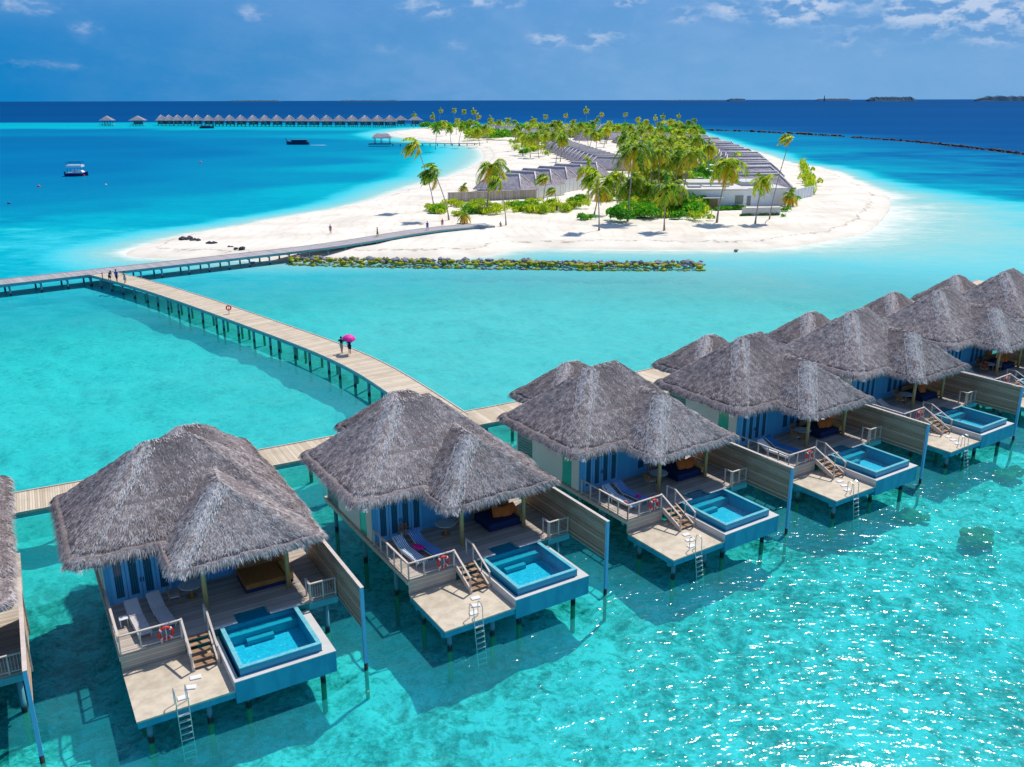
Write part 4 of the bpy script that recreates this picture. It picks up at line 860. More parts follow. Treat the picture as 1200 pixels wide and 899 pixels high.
person(sit(), ('cloth_pink', 'cloth_grey'), 'person in pale pink sitting low on the sand by the thin leaning palm', (*ap(586.5, 265, 1.25)[:2], .85), R(30))
o = person(sit(), ('cloth_red', 'cloth_navy'), 'guest in red sitting left of the round porch table', VW(6, 4.25, 7.1, ZU), VIL[6][2]+1.5)
o = person(sit(), ('cloth_blue', 'cloth_blue'), 'guest in blue sitting in front of the round porch table', VW(6, 5.9, 6.75, ZU), VIL[6][2]-1.6)
o = copy_tree(ch); put(o, 6, 5.95, 6.75, ZU, -1.6); tag(o, 'brown wooden armchair under the guest in blue', 'armchair', 'wooden porch armchairs')
# lifebuoy stand and bollard on the boardwalk
p_ = ap(268.5, 367.5, 1.76); t = empty('lifebuoy_stand', p_, R(20)); MB().bar((0, .04, 0), (0, .04, 1.05), .08).build('post', 'rail_wood', t); MB().torus((0, -.06, .72), .27, .08).build('ring', 'red_float', t, True); tag(t, 'red lifebuoy on a short post on the curved boardwalk', 'lifebuoy stand')
p_ = ap(120.5, 327.5, 1.76); t = empty('bollard', p_); MB().lathe((0, 0, 0), [(.10, 0), (.10, .05), (.055, .08), (.05, .75), (.10, .80), (.10, .92), (.02, .98)], 12).build('post', 'hull_dark', t, True); tag(t, 'short dark bollard left of the bending person at the junction', 'bollard')

# ------------------------------------------------------------------ palms
def crown_mesh(seed, n=24, L=3.9, wind=(-.10, .0), old=5):
    g = np.random.default_rng(seed); Vs = []; mi = []
    for k in range(n):
        az_ = 2.4*k+g.normal(0, .2); frac = k/(n-1); e0 = 1.25-1.75*frac+g.normal(0, .12)
        Lk = L*(.75+.35*g.random())*(1-.18*abs(frac-.5)); droop = 1.0+.9*g.random()
        N = 13; p = np.zeros(3); d = np.array([math.cos(az_)*math.cos(e0), math.sin(az_)*math.cos(e0), math.sin(e0)]); pts = [p.copy()]
        for s in range(N):
            d = d+np.array([wind[0]*.4, wind[1]*.4, -.11*droop*(1+s*.09)]); d /= np.linalg.norm(d); p = p+d*Lk/N; pts.append(p.copy())
        pts = np.array(pts); m_ = 1 if k >= n-old else 0; twist = g.normal(0, .35)
        for s in range(1, N+1):
            for sub in (0., .5):
                c = pts[s]*(1-sub)+pts[s-1]*sub; t_ = pts[s]-pts[s-1]; t_ /= np.linalg.norm(t_); sd = np.cross(t_, [0, 0, 1.]); sd /= max(1e-6, np.linalg.norm(sd)); u = np.cross(sd, t_)
                fr_ = (s-sub)/N; ll = 1.05*math.sin(math.pi*min(1, fr_*.86+.12))**.7*(L/3.9)
                for side in (-1, 1):
                    dd = sd*side*.85+t_*.42-np.array([0, 0, .42+.3*g.random()])+u*(.15+twist*side); dd /= np.linalg.norm(dd); w = t_*.075
                    a = c-w; b = c+w; Vs += [a, b, c+dd*ll*.6+w*.9-np.array([0, 0, .02]), c+dd*ll*.98-np.array([0, 0, .10*ll])]; mi.append(m_)
        for s in range(0, N, 3):
            a = pts[s]; b = pts[min(s+3, N)]; w = np.array([0, 0, .045]); Vs += [a-w, a+w, b+w*.4, b-w*.4]; mi.append(m_)
    # coconuts and leaf bases
    Vs = np.array(Vs); return np_mesh('crown', Vs, np.arange(len(Vs)).reshape(-1, 4), ('palm_leaf', 'palm_leaf_old'), np.array(mi))
CRN = [crown_mesh(s, n_, L_, (wx, 0), od) for s, n_, L_, wx, od in ((1, 24, 3.9, -.1, 6), (2, 20, 3.6, -.25, 3), (3, 26, 4.2, -.05, 9), (4, 15, 3.4, -.6, 2), (5, 11, 2.6, -.9, 1), (6, 22, 3.4, 0, 16), (7, 22, 3.7, .1, 1))]
def trunk_mesh(h, dx, dy, r=.17, seed=0):
    g = random.Random(seed); pts = []; rad = []; n = 14; b = g.uniform(-.5, .5)*.1
    for i in range(n+1):
        t_ = i/n; q = t_**1.35; pts.append((dx*q+b*math.sin(t_*math.pi)*h*.3, dy*q, h*t_)); rad.append(r*(1.55-.75*min(1, t_*5)) if t_ < .2 else r*(.86-.26*t_))
    mb = MB(); mb.tube(pts, rad, 9); return mb.mesh('trunk', 'trunk', True)
def palm(base, h, dx, dy, crown, scale, label, group=None, r=.17, rz=0., seed=0, name='palm_tree', tm=None):
    t = empty(name, base, 0.); tm = tm or trunk_mesh(h, dx, dy, r, seed); link('trunk', tm, t)
    c = link('crown', CRN[crown], t); c.location = (dx, dy, h-.1); c.rotation_euler = (0, 0, rz); c.scale = (scale*1.4,)*3; tag(t, label, 'palm tree', group); return t
def palm_px(bx, by, cx, cy, crown, scale, label, r=.17, depth=0., **kw):
    b = A(bx, by, 1.2); D = b.y; d = px_dir(cx, cy); tgt_y = D+depth; k = tgt_y/d.y; top = Vector((d.x*k, d.y*k, CH+d.z*k))
    return palm((b.x, b.y, 1.15), top.z-1.2, top.x-b.x, top.y-b.y, crown, scale, label, r=r, seed=int(bx), **kw)
palm_px(509, 247, 488, 169, 3, 1.0, 'thin tall palm leaning left over the bay with a few windblown fronds', .13)
palm_px(526, 258, 508, 200, 3, 1.05, 'leaning palm just right of the thin windblown one at the bay edge', .14, rz=.8)
palm_px(571, 247, 577, 194, 2, 1.0, 'bushy palm with drooping orange fronds before the beige fence', .24)
palm_px(593, 264, 585, 212, 3, .75, 'pale slender palm trunk leaning left in front of the bushy palm', .12)
palm_px(544, 262, 544, 252, 5, .55, 'very small yellow palm on the sand beside the boardwalk end', .12)
palm_px(544, 232, 543, 220, 5, .55, 'small yellowish palm at the left end of the beige fence', .12)
palm_px(690, 233, 689, 198, 1, .95, 'medium palm by the white garden walls left of the lush grove', .15)
palm_px(637, 234, 641, 207, 4, 1.1, 'pale sparse young tree palm before the white garden wall', .12)
palm_px(702, 270, 699, 206, 3, .9, 'narrow palm on the sand with upright yellow green fronds, left of the grove', .15)
palm_px(735.5, 259.6, 744, 174, 2, 1.12, 'tallest pale trunked palm standing in front of the grove', .19)
palm_px(778.4, 270, 781, 219, 1, .95, 'palm nearest the groyne, alone on the sand before the grove', .16)
palm_px(840, 261, 855, 192, 0, 1.12, 'big palm with orange hanging fronds left of the white house window', .20)
palm_px(885, 262, 894, 211, 6, .78, 'palm leaning right in front of the low beige wall', .16)
palm_px(901.6, 257, 927, 160, 4, .9, 'thin tall reddish palm leaning far to the right above all the roofs', .12)
palm_px(923, 242, 926, 229, 5, .75, 'small yellow palm at the corner of the white wall, right side', .14)
palm_px(831, 205, 831, 174, 0, .95, 'palm standing alone behind the flat white roof', .17)
palm_px(652, 237, 650, 222, 4, .8, 'small leaning palm at the right end of the garden wall', .1)
GRP = 'coconut palms of the dense grove'
tms = [trunk_mesh(15., dx, dy, .17, k) for k, (dx, dy) in enumerate(((1.2, .3), (-1.5, .2), (.4, -.5), (2.4, .8), (-.6, .4)))]; tmo = [(1.2, .3), (-1.5, .2), (.4, -.5), (2.4, .8), (-.6, .4)]
def grove_palm(px, cy, lab, grp, zc=None, cr=None):
    k = random.randrange(5); zc = zc or random.uniform(9.5, 12.5); D = F*(CH-zc)/(cy-HY); D = min(max(D, 205), 880); zc = CH-(cy-HY)*D/F
    d = px_dir(px, cy); s = D/d.y; x = d.x*s; h = zc-1.2; t = empty('palm_tree', (x-tmo[k][0], D-tmo[k][1], 1.1)); q = link('trunk', tms[k], t); q.scale = (1, 1, h/15.)
    c = link('crown', CRN[cr if cr is not None else random.choice((0, 1, 2, 6, 6, 0, 2))], t); c.location = (tmo[k][0], tmo[k][1], h-.1); c.rotation_euler = (0, 0, random.uniform(0, 6.3)); c.scale = (random.uniform(.95, 1.3),)*3
    tag(t, lab, 'palm tree', grp)
mid = [(random.triangular(705, 832, 775), random.uniform(158, 200)) for _ in range(14)]+[(740.7, 163), (768, 154), (788, 156), (806.7, 158), (806.7, 173), (779, 170.5), (759, 165), (830.5, 168), (814, 165), (729.7, 158), (792, 180), (752, 178), (766, 182), (781, 186), (725, 170), (720, 180), (772, 163), (796, 165), (711, 192), (722, 200), (731, 195), (756, 196), (770, 197), (785, 200), (799, 190), (748, 190), (714, 206), (736, 212), (760, 212), (775, 208), (790, 212), (802, 182), (746, 204), (812, 175), (726, 188), (703, 214), (763, 173), (785, 177), (734, 178), (776, 192), (741, 168), (820, 163), (801, 200), (796, 172), (752, 170)]
mid = [q for q in mid if q[0] > 737 or q[1] > 196 or (q[0] > 722 and q[1] < 165)]
for px, cy in mid: grove_palm(px+random.uniform(-2, 2), cy, 'coconut palm in the dense green and yellow grove left of the white house', GRP, zc=random.uniform(11, 15) if cy < 190 else random.uniform(6, 8.5))
far = [(random.uniform(600, 815), random.uniform(138, 160)) for _ in range(45)]+[(485.5, 132), (507.5, 134), (516.7, 127.6), (532, 127), (544, 128.5), (555, 128.5), (560, 134), (550, 139), (542, 145), (559, 150), (575, 137), (585, 140), (595.5, 138), (624, 139), (639.5, 134), (651, 141), (663, 133), (671.6, 140), (680, 143), (687, 127.5), (695, 141), (615.7, 156), (641, 148.5), (658.8, 159.5), (628, 156), (520, 141), (527, 147), (512, 147), (536, 138), (568, 146),
       (705, 132), (715, 141), (733, 132), (748, 137.5), (757, 140), (768, 136), (777, 134.5), (795.7, 134), (739, 145), (786, 140), (725, 146), (712, 149), (762, 147), (776, 148), (800, 146), (750, 150), (745, 156), (700, 138), (633, 146), (648, 154), (606, 146), (790, 149), (757, 156), (731, 152), (816, 152), (668, 150), (657, 146)]
for px, cy in far: grove_palm(px, cy, 'distant coconut palm in the line along the far shore of the island', 'palms along the far shore', zc=None, cr=random.choice((0, 6, 6, 1, 6)))

# ------------------------------------------------------------------ shrubs
def bush_mesh(seed, leaves=900, rx=1.3, rz=1.1, size=.22, mat='bush_leaf'):
    g = np.random.default_rng(seed); nb = 7; C = np.column_stack([g.normal(0, rx*.45, nb), g.normal(0, rx*.45, nb), rz*(.35+.5*g.random(nb))]); rad = rx*(.35+.35*g.random(nb))
    k = g.integers(0, nb, leaves); d = norm(g.normal(0, 1, (leaves, 3))); d[:, 2] = np.abs(d[:, 2])*1.1-.25; P = C[k]+d*(rad[k]*(.72+.4*g.random(leaves)))[:, None]*[1, 1, rz/rx]; P[:, 2] = np.maximum(P[:, 2], .03)
    a = norm(d+g.normal(0, .8, (leaves, 3))); b = norm(np.cross(a, g.normal(0, 1, (leaves, 3)))); s = (size*(.6+.8*g.random(leaves)))[:, None]
    V = np.stack([P-b*s*.5, P+a*s*.45, P+b*s*.9, P-a*s*.45], 1).reshape(-1, 3); return np_mesh('shrub', V, np.arange(len(V)).reshape(-1, 4), mat)
def spiky_mesh(seed, mat='bush_leaf_yellow', n=70, L=1.5):
    g = np.random.default_rng(seed); V = []
    for _ in range(n):
        az_ = g.random()*6.28; e = .3+1.2*g.random(); b = np.array([g.normal(0, .35), g.normal(0, .35), .05+.3*g.random()]); d = np.array([math.cos(az_)*math.cos(e), math.sin(az_)*math.cos(e), math.sin(e)]); l = L*(.5+.6*g.random()); s = np.cross(d, [0, 0, 1.]); s = s/np.linalg.norm(s)*.10
        m_ = b+d*l*.55; e_ = b+d*l-np.array([0, 0, .25*l]); V += [b-s*.4, b+s*.4, m_+s, m_-s, m_-s, m_+s, e_+s*.15, e_-s*.15]
    V = np.array(V); return np_mesh('shrub', V, np.arange(len(V)).reshape(-1, 4), mat)
BUSH = [bush_mesh(1), bush_mesh(2), bush_mesh(3, mat='bush_leaf_yellow', size=.2), spiky_mesh(4), spiky_mesh(5, 'bush_leaf')]
def shrub(px, py, k, s, lab, grp, sz=1.):
    p = A(px, py, 1.2); o = link('shrub', BUSH[k]); o.location = (p.x, p.y, 1.15); o.rotation_euler = (0, 0, random.uniform(0, 6.3)); o.scale = (s, s, s*sz); tag(o, lab, 'shrub', grp)
for _ in range(82):
    px = random.uniform(508, 690); py = 250-(px-512)*.02+random.uniform(-8, 4)-(max(0, px-650)*.17)
    shrub(px, py, random.choice((2, 3, 3, 2, 0)), random.uniform(.8, 1.5), 'low yellow green shrub in the bed before the garden walls', 'shrubs of the long bed before the walls')
for _ in range(66):
    px = random.triangular(698, 832, 765); py = random.uniform(228, 260); 
    if py > 255 and (px > 815 or px < 712): continue
    shrub(px, py, random.choice((0, 1, 0, 1, 4, 3, 2)), random.uniform(1.3, 2.3), 'lush rounded shrub under the palms of the grove', 'lush shrubs under the grove', 1.15)
for px, py, k, s, lab in ((683, 258, 1, 1.1, 'low green shrub lying alone on the sand left of the narrow palm'), (690, 257.5, 0, 1.0, 'low green shrub second from the left on the open sand'), (817, 259, 2, 1.5, 'round yellow green shrub at the right end of the grove front'), (810, 252, 0, 1.8, 'dark green rounded shrub behind the yellow green one'),
                          (920, 248, 0, .9, 'green shrub at the right end of the low beige wall'), (925, 240, 3, 1.3, 'spiky yellow shrub near the white wall corner'), (932, 235, 0, 1.0, 'small green shrub right of the spiky yellow one'), (941, 229, 1, 1.0, 'green shrub at the foot of the long white wall'), (918, 254, 4, .7, 'small spiky plant on the sand, right of the beige wall')):
    shrub(px, py, k, s, lab, None)
for k in range(9): shrub(840+k*3.5, 247-k*.2, random.choice((0, 1)), .8, 'low hedge shrub along the foot of the white house front', 'hedge shrubs at the white house')
for k in range(10): shrub(868+k*4.6, 253-k*.1, random.choice((0, 4)), .5, 'tiny shrub along the foot of the low beige wall', 'tiny shrubs at the beige wall')
for k in range(14): shrub(951-k*.9+random.uniform(-2, 2), 228-k*2.6, random.choice((3, 3, 2)), random.uniform(1.1, 1.6), 'tall yellow shrub in the row along the right end of the roofs', 'yellow shrubs along the right shore', 1.6)
for k in range(26): shrub(random.uniform(600, 668), random.uniform(163, 184), random.choice((2, 3, 0)), random.uniform(1.6, 2.8), 'yellow shrub between the far roofs and the beach', 'yellow shrubs by the far roofs')
for k in range(14): shrub(random.uniform(492, 560), random.uniform(149.5, 153), random.choice((0, 1, 2)), random.uniform(3, 5), 'bushy green undergrowth clump below the far palms', 'undergrowth of the far shore')
for k in range(54): shrub(random.uniform(545, 822), random.uniform(150.5, 165), random.choice((0, 1, 2)), random.uniform(3.5, 6.), 'bushy green undergrowth clump below the far palms', 'undergrowth of the far shore')
for k in range(16): shrub(random.uniform(805, 850), random.uniform(192, 214), random.choice((0, 1, 4)), random.uniform(1.4, 2.2), 'green shrub behind the white house', 'shrubs behind the white house')

# ------------------------------------------------------------------ garden villas on the island
def garden_roof_mesh(w, l, h, seed): 
    parts, _ = roof_np(rrect(-w/2, w/2, -l/2, l/2, .5, .5), (-w/2+h*.8 if w > l else 0, (0 if w > l else -l/2+h*.8), h), (w/2-h*.8 if w > l else .01, (0.01 if w > l else l/2-h*.8), h), 0, blades=14, seed=seed, bl=1.5, T=14, fringe=5)
    vs = []; qs = []; mi = []; b = 0
    for v, q, k in parts: vs.append(v); qs.append(q+b); mi.append(np.full(len(q), k)); b += len(v)
    me = np_mesh('roof', np.vstack(vs), np.vstack(qs), ('thatch_far', 'thatch_underside', 'thatch_far'), np.concatenate(mi))
    a_ = ((-w/2+h*.8) if w > l else 0, 0 if w > l else -l/2+h*.8, h+.14); b_ = ((w/2-h*.8) if w > l else 0, 0 if w > l else l/2-h*.8, h+.14); c = MB(); c.tube([a_, b_], .22, 6)
    for sx, sy in ((-1, -1), (-1, 1), (1, -1), (1, 1)):
        e_ = a_ if (sx if w > l else sy) < 0 else b_; c.tube([e_, ((e_[0]+sx*w/2)/2*.99, (e_[1]+sy*l/2)/2*.99, h/2+.28), (sx*(w/2-.2), sy*(l/2-.2), .1)], .17, 6)
    CAPM[me.name] = c.mesh('ridge_cap', 'thatch_cap', True); return me
CAPM = {}
def house(name, px, py, ztop, w, l, h, rot, mesh, lab, grp, cat='house', wallz=1.1, wmat='white_render', eave=None, cap=None):
    d = px_dir(px, py); k = (ztop-CH)/d.z; x, y = d.x*k, d.y*k; t = empty(name, (x, y, 0), rot); r = link('roof', mesh, t); r.location = (0, 0, ztop-h); link('ridge_cap', CAPM[mesh.name], r)
    b = MB(); b.box(-w/2+1, w/2-1, -l/2+1, l/2-1, wallz, ztop-h+.3); key = ('wall', w, l, ztop-h, wmat)
    if key not in proto: proto[key] = b.mesh('wall', wmat)
    link('wall', proto[key], t); tag(t, lab, cat, grp)
    c = MB(); c.box(-w/2+.4, -w/2+.95, -.8, .8, wallz, ztop-h-.2); c.box(w/2-.95, w/2-.4, -.8, .8, wallz, ztop-h-.2); ck = ('pst', w)
    if ck not in proto: proto[ck] = c.mesh('door', 'grey_panel')
    link('door', proto[ck], t); return t
gA = garden_roof_mesh(16, 10.5, 4.2, 1); gB = garden_roof_mesh(17, 8.6, 4., 2); gC = garden_roof_mesh(20, 9.6, 4.2, 3); gD = garden_roof_mesh(15, 15, 7.5, 4); gE = garden_roof_mesh(32, 14, 6., 5)
for k in range(6):
    f_ = k/5; house('garden_villa', 592+f_*92, 204-f_*13.5, 6.0, 16, 10.5, 4.2, R(-28), gA, f'grey thatched garden villa behind the beige fence, {ORD[k]} from the front', 'garden villas behind the beige fence')
for k in range(15):
    f_ = k/14; a = A(659, 164, 6.); b = A(722, 184, 6.); p_ = a.lerp(b, f_**.9); t = house('garden_villa', 600, 200, 6.0, 17, 8.6, 4., R(-14), gB, f'grey thatched villa in the overlapping row left of the grove, {ORD[k]} from the back', 'garden villas left of the grove'); t.location = (p_.x-2, p_.y, 0)
for k in range(30):
    f_ = k/29; a = Vector((113, 600, 0)); b = Vector((70, 262, 0)); p_ = a.lerp(b, f_)+Vector((9*math.sin(f_*3.0), 0, 0)); t = house('garden_villa', 600, 200, 6.0, 20, 9.6, 4.2, R(12), gC, f'grey thatched villa in the stepped row behind the white house, {ORD[k]} from the back', 'garden villas behind the white house'); t.location = (p_.x+random.uniform(-1.5, 1.5), p_.y, random.uniform(-.5, .3)); t.rotation_euler[2] += random.uniform(-.08, .08)
for px, py, k_, lab in ((669, 147.5, 9., 'tall pyramid thatched roof left of the block roof at the island centre'), (686, 152, 8., 'low pyramid thatched roof between the two tall ones'), (704, 146.5, 10., 'tall thatched roof with a blunt end just left of the grove')): house('pavilion', px, py, k_, 15, 15, 7.5 if k_ > 8 else 7.4, R(12), gD, lab, None, 'pavilion')
for px, py, lab in ((597, 148.5, 'long thatched restaurant roof nearest the small turquoise pool'), (570, 147, 'long thatched roof left of the restaurant roof'), (632, 150.5, 'long thatched roof behind the turquoise pool')): house('restaurant', px, py, 7.5, 32, 14, 6., R(8), gE, lab, None, 'restaurant')
for k in range(9): t = house('garden_villa', 600, 200, 6.0, 17, 8.6, 4., R(-10), gB, 'distant thatched villa among the palms left of the tall roofs', 'distant villas left of the tall roofs'); t.location = (-22+k*9, 640+k*9+(k % 2)*14, 0)
for k in range(10): t = house('garden_villa', 600, 200, 6.0, 20, 9.6, 4.2, R(14), gC, 'distant thatched villa in the far end of the right hand row', 'distant villas at the far right'); t.location = (72+(k % 2)*22, 560+k*24, 0)
# beige fence and white garden walls
def wallrun(name, a, b, z0, z1, th, mat, lab, cat, cap=None):
    d = Vector((b[0]-a[0], b[1]-a[1], 0)); L = d.length; t = empty(name, (a[0], a[1], 0), math.atan2(d.y, d.x)); MB().box(0, L, -th/2, th/2, z0, z1).build('panel', mat, t)
    c = MB(); c.box(-.05, L+.05, -th/2-.06, th/2+.06, z1+.003, z1+.10); c.build('coping', cap or 'white_ledge', t)
    k = 0.
    while k < L: MB().box(k, k+.16, -th/2-.05, -th/2-.004, z0, z1-.02).build('pilaster', cap or 'white_ledge', t); k += 2.4
    tag(t, lab, cat); return t
wallrun('fence', A(525, 237, 1.2), A(629, 233, 1.2), 1.0, 3.6, .15, 'fence_boards', 'long beige slatted fence before the thatched garden villas', 'fence')
wallrun('garden_wall', A(630, 233, 1.2), A(661, 229, 1.2), 1.0, 4.1, .25, 'white_render', 'white garden wall continuing right from the beige fence', 'wall')
wallrun('garden_wall', A(662, 226, 1.2), A(702, 219, 1.2), 1.0, 4.6, .25, 'white_render', 'taller white garden wall left of the grove', 'wall')
# white modern house
pa = A(804, 245, 1.2); pb = A(869, 243, 1.2); hx0, hx1, hy = pa.x, pb.x, pa.y
t = empty('white_house', (hx0, hy, 0)); LX = hx1-hx0
MB().box(0, LX, 0, 20, 1.0, 5.6).build('wall', 'white_render', t); r = MB(); r.box(-.4, LX+.5, -.5, 20.4, 5.603, 5.95); r.build('roof', 'flat_roof', t)
r = MB(); r.box(2, LX-1, 9, 19, 5.953, 6.7); r.build('upper_roof', 'flat_roof', t); r = MB(); r.box(5, LX-3, 5, 8.6, 5.953, 6.2); r.box(1, 4, 3, 6, 5.953, 6.4); r.build('roof_unit', 'white_ledge', t)
wx = LX*(862-804)/65; w = MB(); w.box(wx-1.2, wx+1.1, -.06, -.004, 2.2, 4.6); fr_ = w.build('window', 'white_gel', t); MB().box(wx-1.05, wx+.95, -.09, -.063, 2.35, 4.45).build('pane', 'grey_panel', fr_)
r = MB(); r.box(3.5, 8.5, -2.2, -.004, 3.9, 4.1); r.box(3.6, 3.75, -2.1, -1.95, 1.1, 3.897); r.box(8.2, 8.35, -2.1, -1.95, 1.1, 3.897); r.build('porch_canopy', 'white_ledge', t); MB().box(4.2, 7.6, -.05, -.004, 1.15, 3.6).build('door', 'post_wood', t)
tag(t, 'low white flat roofed house with one dark square window beside the grove', 'house')
pc = A(870, 241, 1.2); pd = A(914, 238, 1.2); t = empty('white_annexe', (pc.x, pc.y, 0), R(4)); L_ = pd.x-pc.x
MB().box(0, L_, 0, 16, 1.0, 5.2).build('wall', 'white_render', t); MB().box(-.3, L_+.3, -.4, 16.3, 5.203, 5.45).build('roof', 'flat_roof', t); r = MB(); r.box(1.5, L_-2, 6, 15, 5.453, 6.5); r.build('roof_unit', 'white_ledge', t); MB().box(1, 2, -.05, -.004, 1.2, 3.6).build('door', 'grey_panel', t)
tag(t, 'white flat roofed annexe right of the window, behind the low beige wall', 'house')
wallrun('garden_wall', A(869, 253, 1.2), A(914, 252, 1.2), 1.0, 2.9, .2, 'white_ledge', 'low beige wall in front of the white annexe', 'wall')
wallrun('garden_wall', A(914, 239, 1.2), A(952, 230, 1.2), 1.0, 3.9, .25, 'white_render', 'long white wall below the end of the thatched roofs at the right', 'wall')
p_ = A(620, 165, 1.3); t = empty('resort_pool', (p_.x, p_.y, 0), 0); MB().box(-14, 14, -5, 5, .8, 1.45).build('pool_edge', 'white_ledge', t); MB().box(-13.5, 13.5, -4.6, 4.6, 1.453, 1.46).build('pool_surface', 'pool_step', t); tag(t, 'small turquoise swimming pool below the restaurant roofs', 'pool')

# ------------------------------------------------------------------ far row of stilt huts
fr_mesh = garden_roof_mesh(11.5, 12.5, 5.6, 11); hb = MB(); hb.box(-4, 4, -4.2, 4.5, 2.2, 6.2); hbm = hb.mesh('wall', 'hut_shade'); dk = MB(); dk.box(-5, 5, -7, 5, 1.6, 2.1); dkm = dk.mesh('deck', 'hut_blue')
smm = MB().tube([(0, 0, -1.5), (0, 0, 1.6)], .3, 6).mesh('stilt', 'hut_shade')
def hut_stilts(t):
    for x in (-4, 0, 4):
        for y in (-6.5, 3): q = link('stilt', smm, t); q.location = (x, y, 0)
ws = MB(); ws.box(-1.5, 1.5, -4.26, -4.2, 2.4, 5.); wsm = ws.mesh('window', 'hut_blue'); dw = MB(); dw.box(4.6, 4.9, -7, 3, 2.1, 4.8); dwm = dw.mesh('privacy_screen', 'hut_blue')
HX = [190, 199, 209, 220, 232, 245, 257, 270, 283, 297, 311, 325, 340, 354, 368, 383, 398, 413, 428, 443, 457]
for i, px in enumerate(HX):
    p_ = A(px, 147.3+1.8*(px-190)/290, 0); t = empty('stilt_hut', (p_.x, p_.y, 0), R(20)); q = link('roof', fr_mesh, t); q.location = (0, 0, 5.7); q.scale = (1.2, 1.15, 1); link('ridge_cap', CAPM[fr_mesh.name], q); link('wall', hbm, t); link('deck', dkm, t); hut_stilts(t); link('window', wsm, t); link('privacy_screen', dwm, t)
    tag(t, f'far thatched stilt hut in the long straight row, {ORD[i]} from its left end', 'hut', 'far row of stilt huts')
w_ = MB(); a = A(186, 148, 0); b = A(462, 149.2, 0); w_.bar((a.x, a.y+9, 1.9), (b.x, b.y+9, 1.9), 3, .3); single('hut_walkway', w_, 'hut_shade', 'dark walkway running behind the far row of stilt huts', 'boardwalk')
for px, s, lab in ((126.5, 1.3, 'small detached stilt pavilion farthest left on the horizon side'), (162.5, 1.55, 'larger detached stilt pavilion between the small one and the row of huts'), (470, 1.35, 'broad thatched roof just right of the row of far huts'), (487, 1.45, 'last thatched roof beside the far palms, right of the hut row')):
    p_ = A(px, 147.6, 0); t = empty('stilt_pavilion', (p_.x, p_.y, 0), R(8)); q = link('roof', fr_mesh, t); q.location = (0, 0, 6.0); q.scale = (1.25*s/1.3, 1.1, .85); c = link('deck', dkm, t); c.scale = (1.4, 1.2, 1); hut_stilts(t)
    if px != 126.5: link('wall', hbm, t)
    else:
        pm = MB()
        for x in (-4.5, -1.5, 1.5, 4.5): pm.bar((x, -4, 2.1), (x, -4, 6), .35); pm.bar((x, 4, 2.1), (x, 4, 6), .35)
        pm.build('posts', 'hut_shade', t)
    tag(t, lab, 'pavilion')

# ------------------------------------------------------------------ arrival pavilion and its jetty
p_ = A(447, 171.3, 0); q_ = A(560, 171, 0); t = empty('arrival_jetty', (p_.x, p_.y, 0)); L_ = q_.x-p_.x
MB().box(-7.5, 6, -2.5, 4, 1.0, 1.6).build('platform', 'hull_dark', t); MB().box(6, L_, -.9, 1.1, 1.25, 1.6).build('deck', 'trunk', t)
x = 7.
while x < L_: MB().tube([(x, 0, -1.5), (x, 0, 1.25)], .28, 6).build('stilt', 'stilt', t); x += 4.5
tag(t, 'straight jetty with a wide platform reaching left from the beach into the bay', 'jetty')
t = empty('jetty_pavilion', (p_.x, p_.y+.8, 1.6)); rm = garden_roof_mesh(11.5, 7, 2.6, 21); q = link('roof', rm, t); q.location = (.5, 0, 3.2)
for x in (-4, 0, 5):
    for y in (-2.3, 2.3): MB().bar((x, y, 0), (x, y, 3.5), .3).build('post', 'hut_shade', t)
tag(t, 'open thatched pavilion standing on the platform of the arrival jetty', 'pavilion')

# ------------------------------------------------------------------ boats and buoys
def hull(mb, L, B, H, z0=-.3, bow=.3, n=12):
    vs = []; rows = []
    for i in range(n+1):
        t_ = i/n; x = -L/2+L*t_; w = B/2*min(1, (1-t_)/bow)**.6 if t_ > 1-bow else B/2*(.85+.15*min(1, t_*4)); sh = H*(1+.45*max(0, t_-.6)/.4*.8)
        vs += [(x, -w, sh), (x, -w*.72, z0), (x, w*.72, z0), (x, w, sh)]
    fs = []
    for i in range(n):
        a = 4*i; fs += [(a, a+4, a+5, a+1), (a+1, a+5, a+6, a+2), (a+2, a+6, a+7, a+3), (a+3, a+7, a+4, a)]
    fs += [(0, 1, 2, 3), (4*n, 4*n+3, 4*n+2, 4*n+1)]; mb.add(vs, fs)
p_ = A(88.5, 206.5, 0); t = empty('dive_boat', (p_.x, p_.y+1, 0), R(6)); 
for s in (-1, 1):
    mb = MB(); hull(mb, 7.6, 1.3, 1.1, bow=.35); ob = mb.build('hull', 'hull_blue', t); ob.location = (0, s*1.1, 0)
mb = MB(); mb.box(-3.4, 3.0, -1.75, 1.75, 1.1, 1.25); mb.build('deck', 'white_gel', t)
mb = MB(); mb.add([(-1.0, -1.4, 1.253), (2.9, -1.4, 1.253), (2.9, 1.4, 1.253), (-1., 1.4, 1.253), (-1.0, -1.3, 2.2), (2.0, -1.3, 2.1), (2.0, 1.3, 2.1), (-1., 1.3, 2.2)], [(0, 3, 2, 1), (4, 5, 6, 7), (0, 1, 5, 4), (1, 2, 6, 5), (2, 3, 7, 6), (3, 0, 4, 7)]); mb.build('cabin', 'white_gel', t, bevel=.08)
mb = MB()
for x in (-2.5, 0, 2.3):
    for y in (-1.5, 1.5): mb.bar((x, y, 1.25), (x, y, 3.6), .09)
mb.build('canopy_posts', 'hull_dark', t); mb = MB(); mb.box(-2.8, 2.6, -1.8, 1.8, 3.2, 4.0); mb.build('canopy', 'white_gel', t, bevel=.06)
mb = MB(); mb.bar((-2.6, -1.5, 5.0), (2.4, -1.5, 5.0), .12); mb.bar((-2.6, 1.5, 5.0), (2.4, 1.5, 5.0), .12)
for x in (-2.6, 2.4):
    for y in (-1.5, 1.5): mb.bar((x, y, 3.85), (x, y, 5.0), .08)
